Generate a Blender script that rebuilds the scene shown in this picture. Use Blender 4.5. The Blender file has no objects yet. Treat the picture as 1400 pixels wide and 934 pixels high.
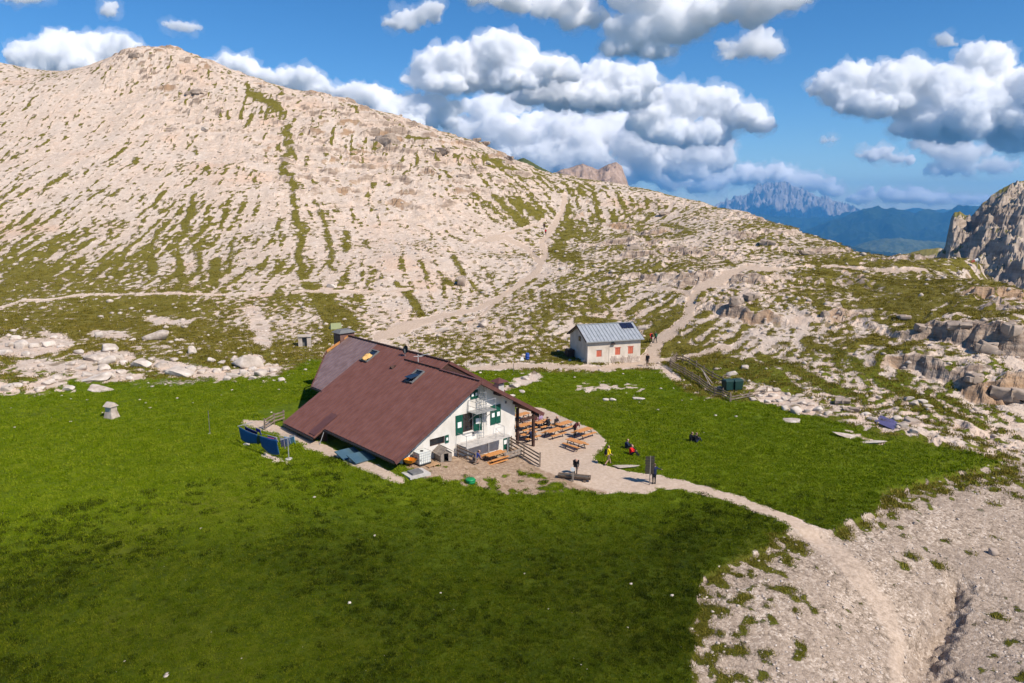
import bpy, bmesh, math, random
import numpy as np
from mathutils import Vector, Matrix, Euler

R = math.radians
sc = bpy.context.scene
col = sc.collection
random.seed(7)
rng = np.random.default_rng(11)

# ------------------------------------------------------------------ camera
F, CH = 990.0, 22.0                       # focal length in photo pixels, camera height (m)
PITCH = math.atan(187.0 / F)
CP, SP = math.cos(PITCH), math.sin(PITCH)
cam_d = bpy.data.cameras.new('camera')
cam_d.sensor_width = 36.0
cam_d.lens = 36.0 * F / 1400.0
cam_d.clip_start, cam_d.clip_end = 0.5, 200000.0
cam = bpy.data.objects.new('camera', cam_d)
cam.location = (0, 0, CH)
cam.rotation_euler = (math.pi / 2 - PITCH, 0, 0)
col.objects.link(cam)
sc.camera = cam

# ------------------------------------------------------------------ sky, sun, exposure
SUN_EL, SUN_AZ = R(47), R(130)            # azimuth measured clockwise from +Y
sun_dir = Vector((math.sin(SUN_AZ) * math.cos(SUN_EL), math.cos(SUN_AZ) * math.cos(SUN_EL), math.sin(SUN_EL)))
world = bpy.data.worlds.new('World')
sc.world = world
world.use_nodes = True
wn = world.node_tree
wn.nodes.clear()
w_out = wn.nodes.new('ShaderNodeOutputWorld')
w_bg = wn.nodes.new('ShaderNodeBackground')
w_sky = wn.nodes.new('ShaderNodeTexSky')
w_sky.sky_type = 'NISHITA'
w_sky.sun_disc = False
w_sky.sun_elevation = SUN_EL
w_sky.sun_rotation = SUN_AZ
w_sky.altitude = 1500
w_sky.air_density = 1.0
w_sky.dust_density = 0.5
w_sky.ozone_density = 6.0
w_bg.inputs['Strength'].default_value = 0.108
w_sat = wn.nodes.new('ShaderNodeHueSaturation')
w_sat.inputs['Saturation'].default_value = 1.22
wn.links.new(w_sky.outputs[0], w_sat.inputs['Color'])
wn.links.new(w_sat.outputs[0], w_bg.inputs[0])
wn.links.new(w_bg.outputs[0], w_out.inputs[0])

sun_d = bpy.data.lights.new('sun', 'SUN')
sun_d.energy = 5.0
sun_d.angle = R(0.53)
sun_d.color = (1.0, 0.915, 0.81)
sun = bpy.data.objects.new('sun', sun_d)
sun.rotation_euler = sun_dir.to_track_quat('Z', 'Y').to_euler()
sun.location = (40, -40, 90)
col.objects.link(sun)

sc.view_settings.view_transform = 'Standard'
sc.view_settings.look = 'None'
sc.view_settings.exposure = 0.22
sc.view_settings.gamma = 1.0
sc.view_settings.use_curve_mapping = False
sc.render.engine = 'CYCLES'
cy = sc.cycles
cy.use_denoising = True
try:
    cy.denoiser = 'OPENIMAGEDENOISE'
except Exception:
    pass
cy.max_bounces = 48
cy.diffuse_bounces = 3
cy.glossy_bounces = 2
cy.transmission_bounces = 4
cy.volume_bounces = 48
cy.transparent_max_bounces = 16
cy.use_adaptive_sampling = True
cy.adaptive_threshold = 0.02

# ------------------------------------------------------------------ numpy helpers
def ray(px, py):
    u = (px - 700.0) / F
    v = (467.0 - py) / F
    return np.array([u, CP + v * SP, -SP + v * CP])

def at_depth(px, py, Y):
    d = ray(px, py)
    return np.array([0, 0, CH]) + d * (Y / d[1])

def at_z(px, py, z):
    d = ray(px, py)
    return np.array([0, 0, CH]) + d * ((z - CH) / d[2])

def to_pix(x, y, z):
    q = z - CH
    dep = np.maximum(y * CP - q * SP, 0.1)
    return 700 + F * x / dep, 467 - F * (y * SP + q * CP) / dep

_perm = np.random.default_rng(5).integers(0, 256, 65536).astype(np.int32)
_ang = np.random.default_rng(6).uniform(0, 2 * np.pi, 256)
_gx, _gy = np.cos(_ang).astype(np.float32), np.sin(_ang).astype(np.float32)

def pn(x, y, seed=0):
    """gradient noise, about -0.7..0.7"""
    x = np.asarray(x, np.float32); y = np.asarray(y, np.float32)
    xi = np.floor(x).astype(np.int64); yi = np.floor(y).astype(np.int64)
    fx = (x - xi).astype(np.float32); fy = (y - yi).astype(np.float32)
    u = fx * fx * fx * (fx * (fx * 6 - 15) + 10); v = fy * fy * fy * (fy * (fy * 6 - 15) + 10)
    def g(ix, iy, dx, dy):
        h = _perm[(ix * 7919 + iy * 104729 + seed * 3571) & 65535] & 255
        return _gx[h] * dx + _gy[h] * dy
    a = g(xi, yi, fx, fy); b = g(xi + 1, yi, fx - 1, fy)
    c_ = g(xi, yi + 1, fx, fy - 1); d = g(xi + 1, yi + 1, fx - 1, fy - 1)
    return (a + u * (b - a)) * (1 - v) + (c_ + u * (d - c_)) * v

_g3 = np.random.default_rng(8).normal(size=(256, 3)).astype(np.float32)
_g3 /= np.linalg.norm(_g3, axis=1, keepdims=True)
def pn3(p, seed=0):
    p = np.asarray(p, np.float32); i = np.floor(p).astype(np.int64); f = (p - i).astype(np.float32)
    w = f * f * f * (f * (f * 6 - 15) + 10)
    out = np.zeros(len(p), np.float32)
    for a in (0, 1):
        for b in (0, 1):
            for c_ in (0, 1):
                h = _perm[((i[:, 0] + a) * 7919 + (i[:, 1] + b) * 104729 + (i[:, 2] + c_) * 49979 + seed * 3571) & 65535] & 255
                d = f - np.array([a, b, c_], np.float32)
                ww = (w[:, 0] if a else 1 - w[:, 0]) * (w[:, 1] if b else 1 - w[:, 1]) * (w[:, 2] if c_ else 1 - w[:, 2])
                out += ww * (_g3[h] * d).sum(1)
    return out

def fbm(x, y, oct=4, seed=0, gain=0.5, lac=2.03):
    s = 0.0; a = 1.0; f = 1.0
    for i in range(oct):
        s = s + a * pn(x * f + 13.7 * i, y * f - 7.1 * i, seed + i)
        a *= gain; f *= lac
    return s

def ridged(x, y, oct=4, seed=0, gain=0.5):
    s = 0.0; a = 1.0; f = 1.0
    for i in range(oct):
        s = s + a * (1 - 2.2 * np.abs(pn(x * f + 5.3 * i, y * f + 9.1 * i, seed + i)))
        a *= gain; f *= 2.07
    return s

def sstep(e0, e1, x):
    t = np.clip((x - e0) / (e1 - e0), 0, 1)
    return t * t * (3 - 2 * t)

def poly_sd(px, py, poly):
    """signed distance to a polygon, positive inside"""
    n = len(poly)
    d2 = np.full(px.shape, 1e12, np.float32)
    inside = np.zeros(px.shape, bool)
    for i in range(n):
        x0, y0 = poly[i]; x1, y1 = poly[(i + 1) % n]
        ex, ey = x1 - x0, y1 - y0
        t = np.clip(((px - x0) * ex + (py - y0) * ey) / (ex * ex + ey * ey + 1e-9), 0, 1)
        dx = px - x0 - t * ex; dy = py - y0 - t * ey
        d2 = np.minimum(d2, dx * dx + dy * dy)
        cnd = ((y0 > py) != (y1 > py))
        with np.errstate(divide='ignore', invalid='ignore'):
            xx = x0 + (py - y0) * ex / (ey if abs(ey) > 1e-9 else 1e-9)
        inside ^= cnd & (px < xx)
    d = np.sqrt(d2)
    return np.where(inside, d, -d)

def line_d(px, py, pts):
    """(distance - half width) to a polyline of (x, y, half_width)"""
    best = np.full(px.shape, 1e6, np.float32)
    for (x0, y0, w0), (x1, y1, w1) in zip(pts[:-1], pts[1:]):
        ex, ey = x1 - x0, y1 - y0
        t = np.clip(((px - x0) * ex + (py - y0) * ey) / (ex * ex + ey * ey + 1e-9), 0, 1)
        d = np.hypot(px - x0 - t * ex, py - y0 - t * ey) - (w0 + (w1 - w0) * t)
        best = np.minimum(best, d)
    return best

# ------------------------------------------------------------------ house frame (from the photograph's vanishing points)
_a = np.array([(-220.0 - 700) / F, 1 / CP]); _a /= np.linalg.norm(_a)
HA = np.array([_a[0], _a[1], 0.0])            # along the ridge, away from the gable
HB = np.array([_a[1], -_a[0], 0.0])           # along the gable, towards the terrace
HW = at_z(704, 602, 0.0)                      # foot of the gable's terrace corner
def hp(a, b, z):
    return HW + a * HA + b * HB + np.array([0, 0, z])

# ------------------------------------------------------------------ terrain control points
cps = []
for px, py, z in [
    (0, 934, -2.0), (350, 934, -2.2), (700, 934, -2.6), (930, 934, -3.0), (0, 760, -1.2), (350, 760, -1.4), (700, 760, -1.8),
    (940, 800, -2.4), (0, 640, .1), (200, 640, .2), (395, 628, .35), (540, 658, .5), (620, 660, .1), (680, 660, -.55), (738, 642, -.9), (572, 634, .72), (600, 630, .5), (640, 632, .05),
    (830, 640, -1.0), (888, 665, -1.2), (1000, 690, -1.4), (1100, 725, -1.8), (150, 570, .6), (0, 560, .7), (287, 575, .6),
    (330, 520, 1.0), (120, 505, 1.8), (0, 500, 2.2), (760, 565, -1.0), (850, 560, -.5), (950, 600, -.8), (1050, 620, -1.0),
    (1200, 640, -1.3), (1370, 637, -1.3), (650, 502, .2), (803, 498, 0), (880, 494, 0), (840, 470, 0.3), (960, 540, -.2), (1050, 545, -.3),
    (1110, 567, -.5), (1212, 590, -.7), (1300, 614, -.95), (1250, 700, -2.0), (1400, 680, -2.0), (1180, 780, -2.6), (1100, 850, -3.0),
    (1000, 900, -3.2), (1250, 820, -4.0), (1290, 870, -5.0), (1270, 934, -5.4), (1400, 934, -4.8), (1400, 800, -3.6), (1340, 740, -3.0),
    (1600, 700, -3.0), (1700, 934, -5.5), (-300, 700, -.2), (-300, 934, -1.5), (-250, 520, 1.5), (700, 1300, -4), (0, 1300, -3), (1400, 1300, -7), (-500, 1100, -2), (1900, 1100, -6)]:
    cps.append(at_z(px, py, z))
for a, b, z in [(16, -16.5, .35), (8, -16.5, .35), (1, -15.5, .6), (22, -6, .8), (12, -6, .2), (2, -6, -.1), (-2, -1.5, -.75), (-1, 2.5, -.85), (12, 4, -.4)]:
    cps.append(hp(a, b, z))
ridge_pts = [(-250, 90, 310), (-100, 78, 312), (0, 85, 305), (52, 101, 298), (90, 97, 298), (150, 80, 300), (175, 69, 300), (240, 67, 300), (300, 90, 294), (350, 111, 290),
             (450, 132, 284), (550, 162, 275), (650, 196, 266), (720, 226, 262), (800, 246, 262), (860, 257, 255), (985, 287, 235),
             (1060, 310, 215), (1100, 327, 195), (1150, 342, 180), (1190, 354, 168), (1240, 363, 158), (1290, 366, 152)]
for px, py, Y in ridge_pts + [
    (0, 440, 118), (200, 440, 120), (400, 440, 122), (560, 450, 122), (0, 405, 135), (200, 405, 138), (400, 400, 140),
    (0, 330, 168), (200, 330, 170), (400, 330, 172), (0, 240, 206), (200, 240, 210), (400, 250, 210), (0, 160, 248), (200, 160, 255), (380, 170, 256),
    (200, 110, 280), (-250, 240, 206), (-250, 405, 132), (500, 300, 195), (500, 220, 238), (600, 350, 165), (600, 260, 218), (630, 400, 145),
    (700, 400, 146), (760, 432, 126), (745, 345, 184), (765, 295, 220), (850, 350, 165), (850, 420, 127), (900, 300, 215), (945, 412, 123), (950, 350, 160),
    (1020, 368, 138), (1100, 368, 142), (1200, 374, 138), (1300, 372, 138), (1100, 440, 108), (1000, 420, 116), (1000, 470, 104),
    (1200, 440, 105), (1300, 440, 99), (1385, 430, 96), (1100, 520, 88), (1200, 520, 86), (1300, 520, 84), (1390, 520, 82), (1390, 600, 70.5),
    (1390, 470, 88), (1340, 364, 146), (1395, 398, 117), (1550, 450, 98), (1560, 610, 70), (1550, 520, 84), (1560, 412, 112)]:
    cps.append(at_depth(px, py, Y))
for px, py, Y in ridge_pts:
    p = at_depth(px, py, Y)
    cps.append(np.array([p[0] * 1.16, p[1] * 1.16, p[2] - 12]))
    cps.append(np.array([p[0] * 1.6, p[1] * 1.6, p[2] - 80]))
for px, py, Y in [(1340, 364, 146), (1395, 398, 117), (1560, 412, 112)]:
    p = at_depth(px, py, Y)
    cps.append(np.array([p[0] * 1.2, p[1] * 1.2, p[2] - 14]))
    cps.append(np.array([p[0] * 2.0, p[1] * 2.0, p[2] - 110]))
cps = np.array(cps)

def tps_fit(P, lam=0.02):
    S = 100.0
    X = P[:, :2] / S
    d2 = ((X[:, None] - X[None]) ** 2).sum(-1)
    K = np.where(d2 > 0, d2 * np.log(d2 + 1e-12), 0) + lam * 0.01 * np.eye(len(X))
    Q = np.hstack([np.ones((len(X), 1)), X])
    A = np.block([[K, Q], [Q.T, np.zeros((3, 3))]])
    sol = np.linalg.solve(A, np.concatenate([P[:, 2], np.zeros(3)]))
    def ev(x, y):
        sh = np.shape(x)
        x = np.ravel(x) / S; y = np.ravel(y) / S
        out = np.empty(len(x))
        for i in range(0, len(x), 60000):
            xs, ys = x[i:i + 60000], y[i:i + 60000]
            dd = ((xs[:, None] - X[None, :, 0]) ** 2 + (ys[:, None] - X[None, :, 1]) ** 2).astype(np.float32)
            k = dd * np.log(dd + 1e-12)
            out[i:i + 60000] = k @ sol[:-3].astype(np.float32) + sol[-3] + sol[-2] * xs + sol[-1] * ys
        return out.reshape(sh)
    return ev
base_h = tps_fit(cps)

# ------------------------------------------------------------------ ground cover, read off the photograph and fixed to the terrain
MEADOW = [(-900, 520), (-100, 524), (0, 530), (60, 540), (90, 512), (150, 526), (230, 520), (330, 513), (385, 513), (425, 492), (500, 490), (640, 506),
          (700, 506), (780, 512), (840, 510), (905, 506), (925, 530), (965, 550), (1050, 548), (1110, 568), (1190, 592), (1290, 612), (1372, 633),
          (1292, 648), (1262, 655), (1212, 672), (1196, 696), (1160, 706), (1130, 722), (1090, 725), (1045, 728), (1050, 745), (1010, 758), (985, 772), (955, 786), (949, 812), (953, 838),
          (946, 858), (954, 880), (944, 905), (946, 934), (940, 1200), (940, 1600), (-1500, 1600), (-1500, 520)]
TERRACE = [(708, 556), (745, 560), (785, 578), (812, 590), (829, 604), (823, 616), (812, 624), (822, 636), (860, 646), (905, 652), (915, 662), (885, 674), (850, 672),
           (820, 674), (770, 664), (735, 645), (715, 625), (690, 612), (690, 590)]
YARD = [(540, 628), (580, 615), (640, 612), (700, 606), (740, 640), (790, 662), (860, 676), (800, 680), (730, 682), (680, 676), (640, 668), (600, 662), (560, 652)]
PATHS = [
    [(876, 496, 9), (893, 482, 9), (898, 468, 7), (925, 453, 6), (940, 438, 7), (944, 412, 6), (956, 394, 6), (985, 383, 6), (1005, 373, 5), (1022, 367, 4.5), (1060, 371, 2.6), (1100, 367, 1.8), (1150, 370, 1.8), (1210, 374, 1.8), (1265, 372, 1.4)],
    [(640, 504, 2.5), (700, 501, 3.2), (760, 502, 3.4), (820, 505, 3.6), (882, 496, 6)],
    [(515, 462, 5), (560, 448, 7), (600, 433, 4), (650, 422, 3), (700, 398, 3), (735, 372, 4.5), (745, 352, 4.5), (742, 330, 4), (757, 308, 3.6), (768, 288, 3.2), (773, 268, 3)],
    [(740, 365, 3), (720, 340, 2.4), (690, 326, 2.2), (650, 330, 1.8), (700, 318, 1.5), (745, 300, 1.2)],
    [(-60, 436, .6), (30, 413, .7), (100, 406, .5), (200, 405, .5), (290, 405, .5), (350, 402, .4), (415, 385, .4), (470, 375, .3)],
    [(400, 402, 1.0), (450, 398, 1.2), (520, 400, 1.0), (560, 395, 1.0)],
    [(880, 657, 8), (940, 665, 6), (1000, 681, 6), (1060, 703, 6), (1100, 722, 6), (1135, 742, 2)],
    [(898, 492, 4), (930, 490, 3), (960, 483, 3), (985, 475, 2.5), (998, 477, 2)],
    [(336, 577, 4), (372, 585, 6), (420, 606, 6), (470, 625, 6), (520, 645, 6), (548, 658, 4)],
    [(640, 425, 2), (680, 412, 2), (640, 445, 1.4), (660, 470, 1.2)],
    [(905, 395, 1.4), (935, 400, 2), (945, 405, 2)],
]
TRACE = [(1040, 695, 6), (1115, 730, 13), (1150, 752, 16), (1185, 790, 18), (1212, 830, 16), (1228, 870, 14), (1226, 934, 14), (1220, 1100, 20)]
BARE = [  # strips of bare rock breaking through the turf
    [(-20, 480, 10), (40, 478, 11), (95, 470, 6)], [(30, 499, 4), (110, 501, 5), (172, 514, 6)], [(108, 516, 6), (190, 516, 5)], [(118, 488, 7), (172, 491, 8)], [(212, 500, 9), (240, 507, 8), (302, 509, 6)],
    [(300, 514, 6), (376, 508, 6)], [(322, 495, 5), (352, 494, 8)], [(-10, 531, 5), (20, 535, 5)], [(40, 533, 5), (86, 518, 5)], [(80, 532, 3), (100, 530, 3)], [(58, 455, 3), (90, 463, 3)], [(125, 455, 4), (172, 460, 5)],
    [(203, 438, 6), (254, 440, 8)], [(345, 425, 8), (362, 470, 8)], [(690, 530, 6), (732, 514, 6)], [(795, 532, 3), (830, 529, 5), (880, 530, 3), (868, 540, 2)], [(1040, 540, 7), (1112, 561, 8)], [(898, 500, 5), (924, 516, 5)],
    [(1158, 593, 2), (1210, 605, 2)], [(360, 622, 5), (392, 634, 4)]]
STREAKS = [  # tongues of grass running down the scree
    [(345, 128, 6), (372, 142, 10), (385, 155, 5)], [(392, 175, 7), (396, 205, 8), (388, 235, 7), (410, 262, 5)],
    [(402, 250, 5), (402, 290, 6), (412, 320, 7), (408, 355, 6), (420, 392, 8), (450, 425, 18), (470, 445, 22)],
    [(432, 275, 4), (446, 310, 5), (452, 340, 4), (456, 370, 4)], [(474, 320, 5), (472, 340, 6)], [(500, 328, 4), (505, 336, 4)],
    [(268, 266, 3), (262, 285, 7), (255, 305, 6), (250, 325, 4)], [(214, 318, 3), (206, 345, 7), (208, 372, 8)], [(176, 226, 3), (188, 218, 4)],
    [(295, 358, 9), (293, 385, 10)], [(272, 345, 5), (274, 370, 5)], [(318, 335, 4), (316, 360, 4)], [(265, 200, 3), (268, 208, 3)],
    [(240, 330, 3), (248, 375, 9)], [(545, 390, 6), (560, 405, 6), (580, 435, 7)], [(620, 352, 5), (632, 372, 4)],
    [(560, 190, 8), (585, 196, 5)], [(660, 215, 6), (700, 235, 6), (720, 245, 4)], [(668, 262, 4), (700, 290, 7), (720, 310, 8)], [(700, 270, 5), (740, 298, 7)],
    [(775, 285, 8), (780, 320, 9), (755, 345, 9), (790, 360, 10)], [(872, 312, 5), (892, 334, 6)], [(905, 310, 5), (945, 318, 5)], [(985, 350, 4), (1008, 372, 5)],
    [(1045, 330, 4), (1060, 345, 4)], [(1120, 380, 8), (1230, 392, 10), (1330, 410, 10), (1370, 432, 6)], [(1180, 418, 10), (1260, 430, 8)],
    [(1040, 490, 8), (1110, 520, 8), (1180, 545, 7)], [(1100, 470, 7), (1190, 510, 8), (1270, 555, 7), (1340, 590, 5)], [(1190, 470, 7), (1235, 488, 6)],
    [(990, 500, 14), (1060, 520, 14), (1095, 540, 8)], [(930, 470, 12), (905, 480, 6)], [(840, 445, 8), (790, 440, 6)],
]
GRASS = [(0, 100, 0.2), (30, 90, 0.4), (100, 130, 0.1), (200, 90, 0.14), (290, 100, 0.25), (360, 140, 0.38), (200, 150, 0.06), (100, 200, 0.14), (0, 250, 0.22), (200, 230, 0.12), (300, 200, 0.1),
    (400, 230, 0.2), (500, 260, 0.1), (600, 290, 0.06), (550, 330, 0.12), (480, 330, 0.14), (100, 300, 0.36), (0, 330, 0.45), (40, 375, .92), (150, 380, 0.75), (250, 350, 0.5),
    (330, 350, 0.42), (300, 400, 0.6), (120, 430, 0.95), (230, 440, 0.97), (30, 450, 0.8), (350, 430, 0.42), (420, 440, 0.6), (460, 450, 0.85), (300, 470, 0.8), (200, 485, 0.8),
    (50, 495, 0.6), (380, 490, 0.8), (560, 430, 0.16), (520, 450, 0.2), (620, 410, 0.26), (640, 480, 0.68), (700, 460, 0.52), (740, 480, 0.65), (760, 400, 0.58), (690, 350, 0.26),
    (690, 300, 0.4), (680, 250, 0.4), (720, 280, 0.52), (600, 200, 0.33), (520, 175, 0.25), (450, 150, 0.25), (640, 200, 0.5), (800, 262, 0.6), (800, 320, 0.68), (850, 300, 0.52),
    (850, 380, 0.6), (900, 290, 0.5), (900, 420, 0.62), (960, 320, 0.48), (920, 460, 0.85), (980, 300, 0.45), (1050, 322, 0.6), (1000, 360, 0.4), (1000, 410, 0.38), (1050, 400, 0.43),
    (1120, 390, 0.88), (1200, 395, 0.93), (1250, 420, 0.95), (1320, 395, 0.82), (1370, 430, 0.8), (1100, 440, 0.46), (1180, 460, 0.43), (1050, 470, 0.48), (1100, 500, 0.6),
    (1200, 500, 0.55), (1280, 480, 0.5), (1350, 500, 0.3), (1150, 540, 0.4), (1250, 560, 0.42), (1320, 580, 0.45), (1380, 600, 0.2), (1020, 510, 0.8), (1060, 530, 0.5), (960, 505, 0.97),
    (1030, 800, 0.38), (1080, 760, 0.44), (1000, 840, 0.42), (1130, 860, 0.16), (1200, 700, 0.1), (1300, 700, 0.02), (1240, 660, 0.3), (1060, 742, 0.6), (1000, 870, 0.3), (1080, 920, 0.12), (1300, 850, 0.03),
    (1390, 760, 0.03), (1160, 800, 0.12), (660, 680, 0.6), (800, 672, 0.35)]
ROCK = [(200, 75, .8), (262, 125, .7), (350, 130, .4), (450, 195, .7), (520, 195, 1), (480, 170, .8), (560, 240, .7), (650, 245, .6), (640, 190, .7), (700, 220, .6), (850, 280, 0.3),
    (870, 338, .8), (1000, 412, 0.8), (1040, 345, 0.6), (1110, 345, 0.5), (1180, 356, 0.6), (1150, 460, 0.45), (1230, 455, 0.6), (1300, 455, 1.1), (1380, 470, 1.3), (1390, 540, 1.3),
    (1340, 505, .8), (1260, 560, .4), (1190, 562, 0.45), (1105, 545, .4), (950, 300, 0.3), (200, 250, 0), (100, 350, 0), (500, 350, 0), (600, 450, 0), (300, 300, 0), (700, 300, .2),
    (800, 400, .2), (900, 430, .2), (1250, 405, .25), (1120, 500, .25), (1000, 500, .1), (0, 200, .1), (100, 120, .2), (400, 500, 0), (700, 700, 0), (200, 700, 0), (1100, 650, 0), (1300, 800, .1), (900, 900, 0), (1390, 610, .3)]

def idw(px, py, pts, pw=3.0, sy=1.5):
    num = np.zeros(px.shape, np.float32); den = np.zeros(px.shape, np.float32)
    for x, y, v in pts:
        d2 = (px - x) ** 2 + ((py - y) * sy) ** 2 + 60.0
        w = (d2 / 1000.0) ** (-pw / 2)
        num += w * v; den += w
    return num / den

def masks(x, y):
    """ground cover at plan positions x, y"""
    x = np.asarray(x, np.float64); y = np.asarray(y, np.float64)
    z = base_h(x, y)
    px, py = to_pix(x, y, z)
    px = px.astype(np.float32); py = py.astype(np.float32)
    jx = 10 * fbm(x / 6, y / 6, 3, 40); jy = 6 * fbm(x / 6, y / 6, 3, 50)
    sd = poly_sd(px + jx, py + jy, MEADOW)
    terr = np.maximum(sstep(-3, 3, poly_sd(px + .3 * jx, py + .3 * jy, TERRACE)), 0)
    yard = sstep(-4, 8, poly_sd(px + jx, py + .6 * jy, YARD))
    path = np.zeros(px.shape, np.float32)
    rag = 3.0 * fbm(x / 1.5, y / 1.5, 3, 44)
    for P in PATHS:
        path = np.maximum(path, sstep(1.2, -1.0, line_d(px + .3 * jx, py + .22 * jy, P) + rag * min(1.0, max(q[2] for q in P) / 5)))
    trace = .55 * sstep(6, -8, line_d(px + .5 * jx, py + .4 * jy, TRACE) + 2 * rag)
    path = np.maximum(path, trace)
    stre = np.full(px.shape, -1e3, np.float32)
    for P in STREAKS:
        stre = np.maximum(stre, -line_d(px + .6 * jx, py + .6 * jy, P))
    bare = np.full(px.shape, -1e3, np.float32)
    for P in BARE:
        bare = np.maximum(bare, -line_d(px + .9 * jx, py + .8 * jy, P))
    dens = idw(px, py, GRASS)
    rk = np.clip(idw(px, py, ROCK), 0, 1.4)
    mead = sstep(-5, 5, sd)
    gravel = (1 - mead) * sstep(600, 640, py - (px > 1250) * 0) * sstep(900, 960, px + (py - 640) * .2)
    rk = rk * (1 - mead) * (1 - path) * (1 - gravel * .9)
    return dict(z=z, px=px, py=py, sd=sd, mead=mead, terr=terr, yard=yard, path=path, stre=stre, bare=bare, dens=dens, rk=rk, gravel=gravel)

GULLY = [at_z(*p)[:2] for p in [(1315, 790, -3.6), (1298, 822, -4.2), (1288, 846, -4.6), (1279, 872, -5), (1262, 893, -5.2), (1268, 915, -5.4), (1290, 945, -5.4)]]
GULLY = [(p[0], p[1], w) for p, w in zip(GULLY, (.1, .25, .3, .35, .6, .9, .9))]

NSTD = .36
def field(x, y, want=True):
    """height and cover of the finished ground at plan positions"""
    m = masks(x, y)
    z = m['z']; mead, path, rk = m['mead'], np.maximum(m['path'], m['terr']), m['rk']
    # fall line of the smooth ground, for streaks
    e = 1.5
    gx = (base_h(x + e, y) - z) / e; gy = (base_h(x, y + e) - z) / e
    sl = np.hypot(gx, gy) + 1e-6
    gx, gy = gx / sl, gy / sl
    smear = np.zeros(np.shape(x), np.float32)
    for k in (-3, -2, -1, 0, 1, 2, 3):
        xx = x + gx * k * 1.1; yy = y + gy * k * 1.1
        smear += pn(xx / 2.1, yy / 2.1, 60) + .7 * pn(xx / .95, yy / .95, 61)
    smear *= .36
    big = fbm(x / 14, y / 14, 3, 70)
    n1 = fbm(x / 1.1, y / 1.1, 2, 80)
    hill = (1 - mead)
    wild = hill * (1 - m['gravel'])
    slopef = sstep(.12, .3, sl)
    nn = smear * slopef + n1 * .8 * (1 - .4 * slopef) + .45 * big + .35 * n1
    dd = np.clip(m['dens'], .015, .985)
    g_h = .38 * (nn / NSTD + np.log(dd / (1 - dd)) / 1.7)
    g_h = np.maximum(g_h, np.clip(m['stre'] * .10, -3, .5) + .5 * n1 - .05)
    g_h = g_h + m['gravel'] * (1.1 * sstep(-34, 0, m['sd']) + .0) * (.55 + 1.2 * n1)
    g_m = .8 - 1.6 * m['yard'] * (.55 + .9 * n1 + .7 * big) + .25 * n1
    g = g_h * (1 - mead) + g_m * mead
    # scattered bare stones at the meadow's upper edge
    edge = mead * sstep(26, 0, m['sd']) * sstep(600, 520, m['py'])
    g = g - edge * (.9 + 1.1 * n1 + big) * np.where(m['px'] > 600, .45, .7)
    g = g - sstep(-2, 4, m['bare'] + 9 * n1) * (1.1 + .5 * n1)
    g = g - 3 * path
    gm = sstep(-.1, .25, g)
    # relief
    h = z + mead * (.16 * fbm(x / 7, y / 7, 3, 90) + .035 * pn(x / .9, y / .9, 91) * (1 - path))
    h = h + wild * (.9 * fbm(x / 22, y / 22, 3, 100) * sstep(0, .15, sl) + (1 - path) * (.13 * fbm(x / 2.6, y / 2.6, 3, 105) + .14 * gm))
    h = h + (1 - mead) * m['gravel'] * (.06 * fbm(x / 2.2, y / 2.2, 4, 110) * (1 - .7 * path) + .25 * fbm(x / 8, y / 8, 2, 115) - .38)
    # rock: beds stepping up the slope, broken by joints
    wob = 2.2 * fbm(x / 16, y / 16, 3, 120) + .7 * fbm(x / 3.0, y / 3.0, 2, 125)
    per = 3.4
    t = (h + wob) / per
    fr = t - np.floor(t)
    stepv = sstep(.36, .58, fr) - fr
    rkk = np.clip(rk * (.75 + .9 * fbm(x / 9, y / 9, 2, 128)) - .12, 0, 1.3)
    h = h + rkk * (per * .9 * stepv + .75 * ridged(x / 5.0, y / 5.0, 5, 130, .55) - .4)
    face = rkk * sstep(.3, .4, fr) * sstep(.66, .56, fr)
    # the stream gully in the scree
    gd = line_d(x.astype(np.float32) + .5 * n1 + .5 * fbm(x / 2.5, y / 2.5, 2, 141), y.astype(np.float32) + .5 * big, GULLY) + .35 * fbm(x / .8, y / .8, 2, 142)
    h = h - 1.0 * sstep(1.0, -.5, gd)
    g = g - 1.5 * sstep(1.5, 0, gd) - 1.2 * face
    # levelled ground for the two houses and the terrace
    m.update(h=h, g=g, streak=np.clip(.5 + 1.0 * smear + .5 * big, 0, 1), path=path, face=face, rkk=rkk, big=big, n1=n1, gully=sstep(.6, -.4, gd))
    return m

NA, NR = 930, 830
th = np.linspace(R(-47), R(47), NA)
rr = np.geomspace(15, 500, NR)
TH, RR = np.meshgrid(th, rr)
GX, GY = RR * np.sin(TH), RR * np.cos(TH)
FD = {}
_rows = 80
_acc = {}
for i in range(0, NR, _rows):
    fd = field(GX[i:i + _rows], GY[i:i + _rows])
    for k in ('h', 'g', 'path', 'face', 'rkk', 'big', 'mead', 'gravel', 'yard', 'px', 'py', 'sd', 'gully', 'terr', 'streak'):
        _acc.setdefault(k, []).append(np.asarray(fd[k], np.float32))
FD = {k: np.concatenate(v) for k, v in _acc.items()}
GZ = FD['h']

def gz(x, y):
    """ground height by lookup in the grid"""
    r = math.hypot(x, y); t = math.atan2(x, y)
    i = (math.log(r) - math.log(15)) / (math.log(500) - math.log(15)) * (NR - 1)
    j = (t - R(-47)) / R(94) * (NA - 1)
    i = min(max(i, 0), NR - 1.001); j = min(max(j, 0), NA - 1.001)
    i0, j0 = int(i), int(j); fi, fj = i - i0, j - j0
    return float((GZ[i0, j0] * (1 - fj) + GZ[i0, j0 + 1] * fj) * (1 - fi) + (GZ[i0 + 1, j0] * (1 - fj) + GZ[i0 + 1, j0 + 1] * fj) * fi)

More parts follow.
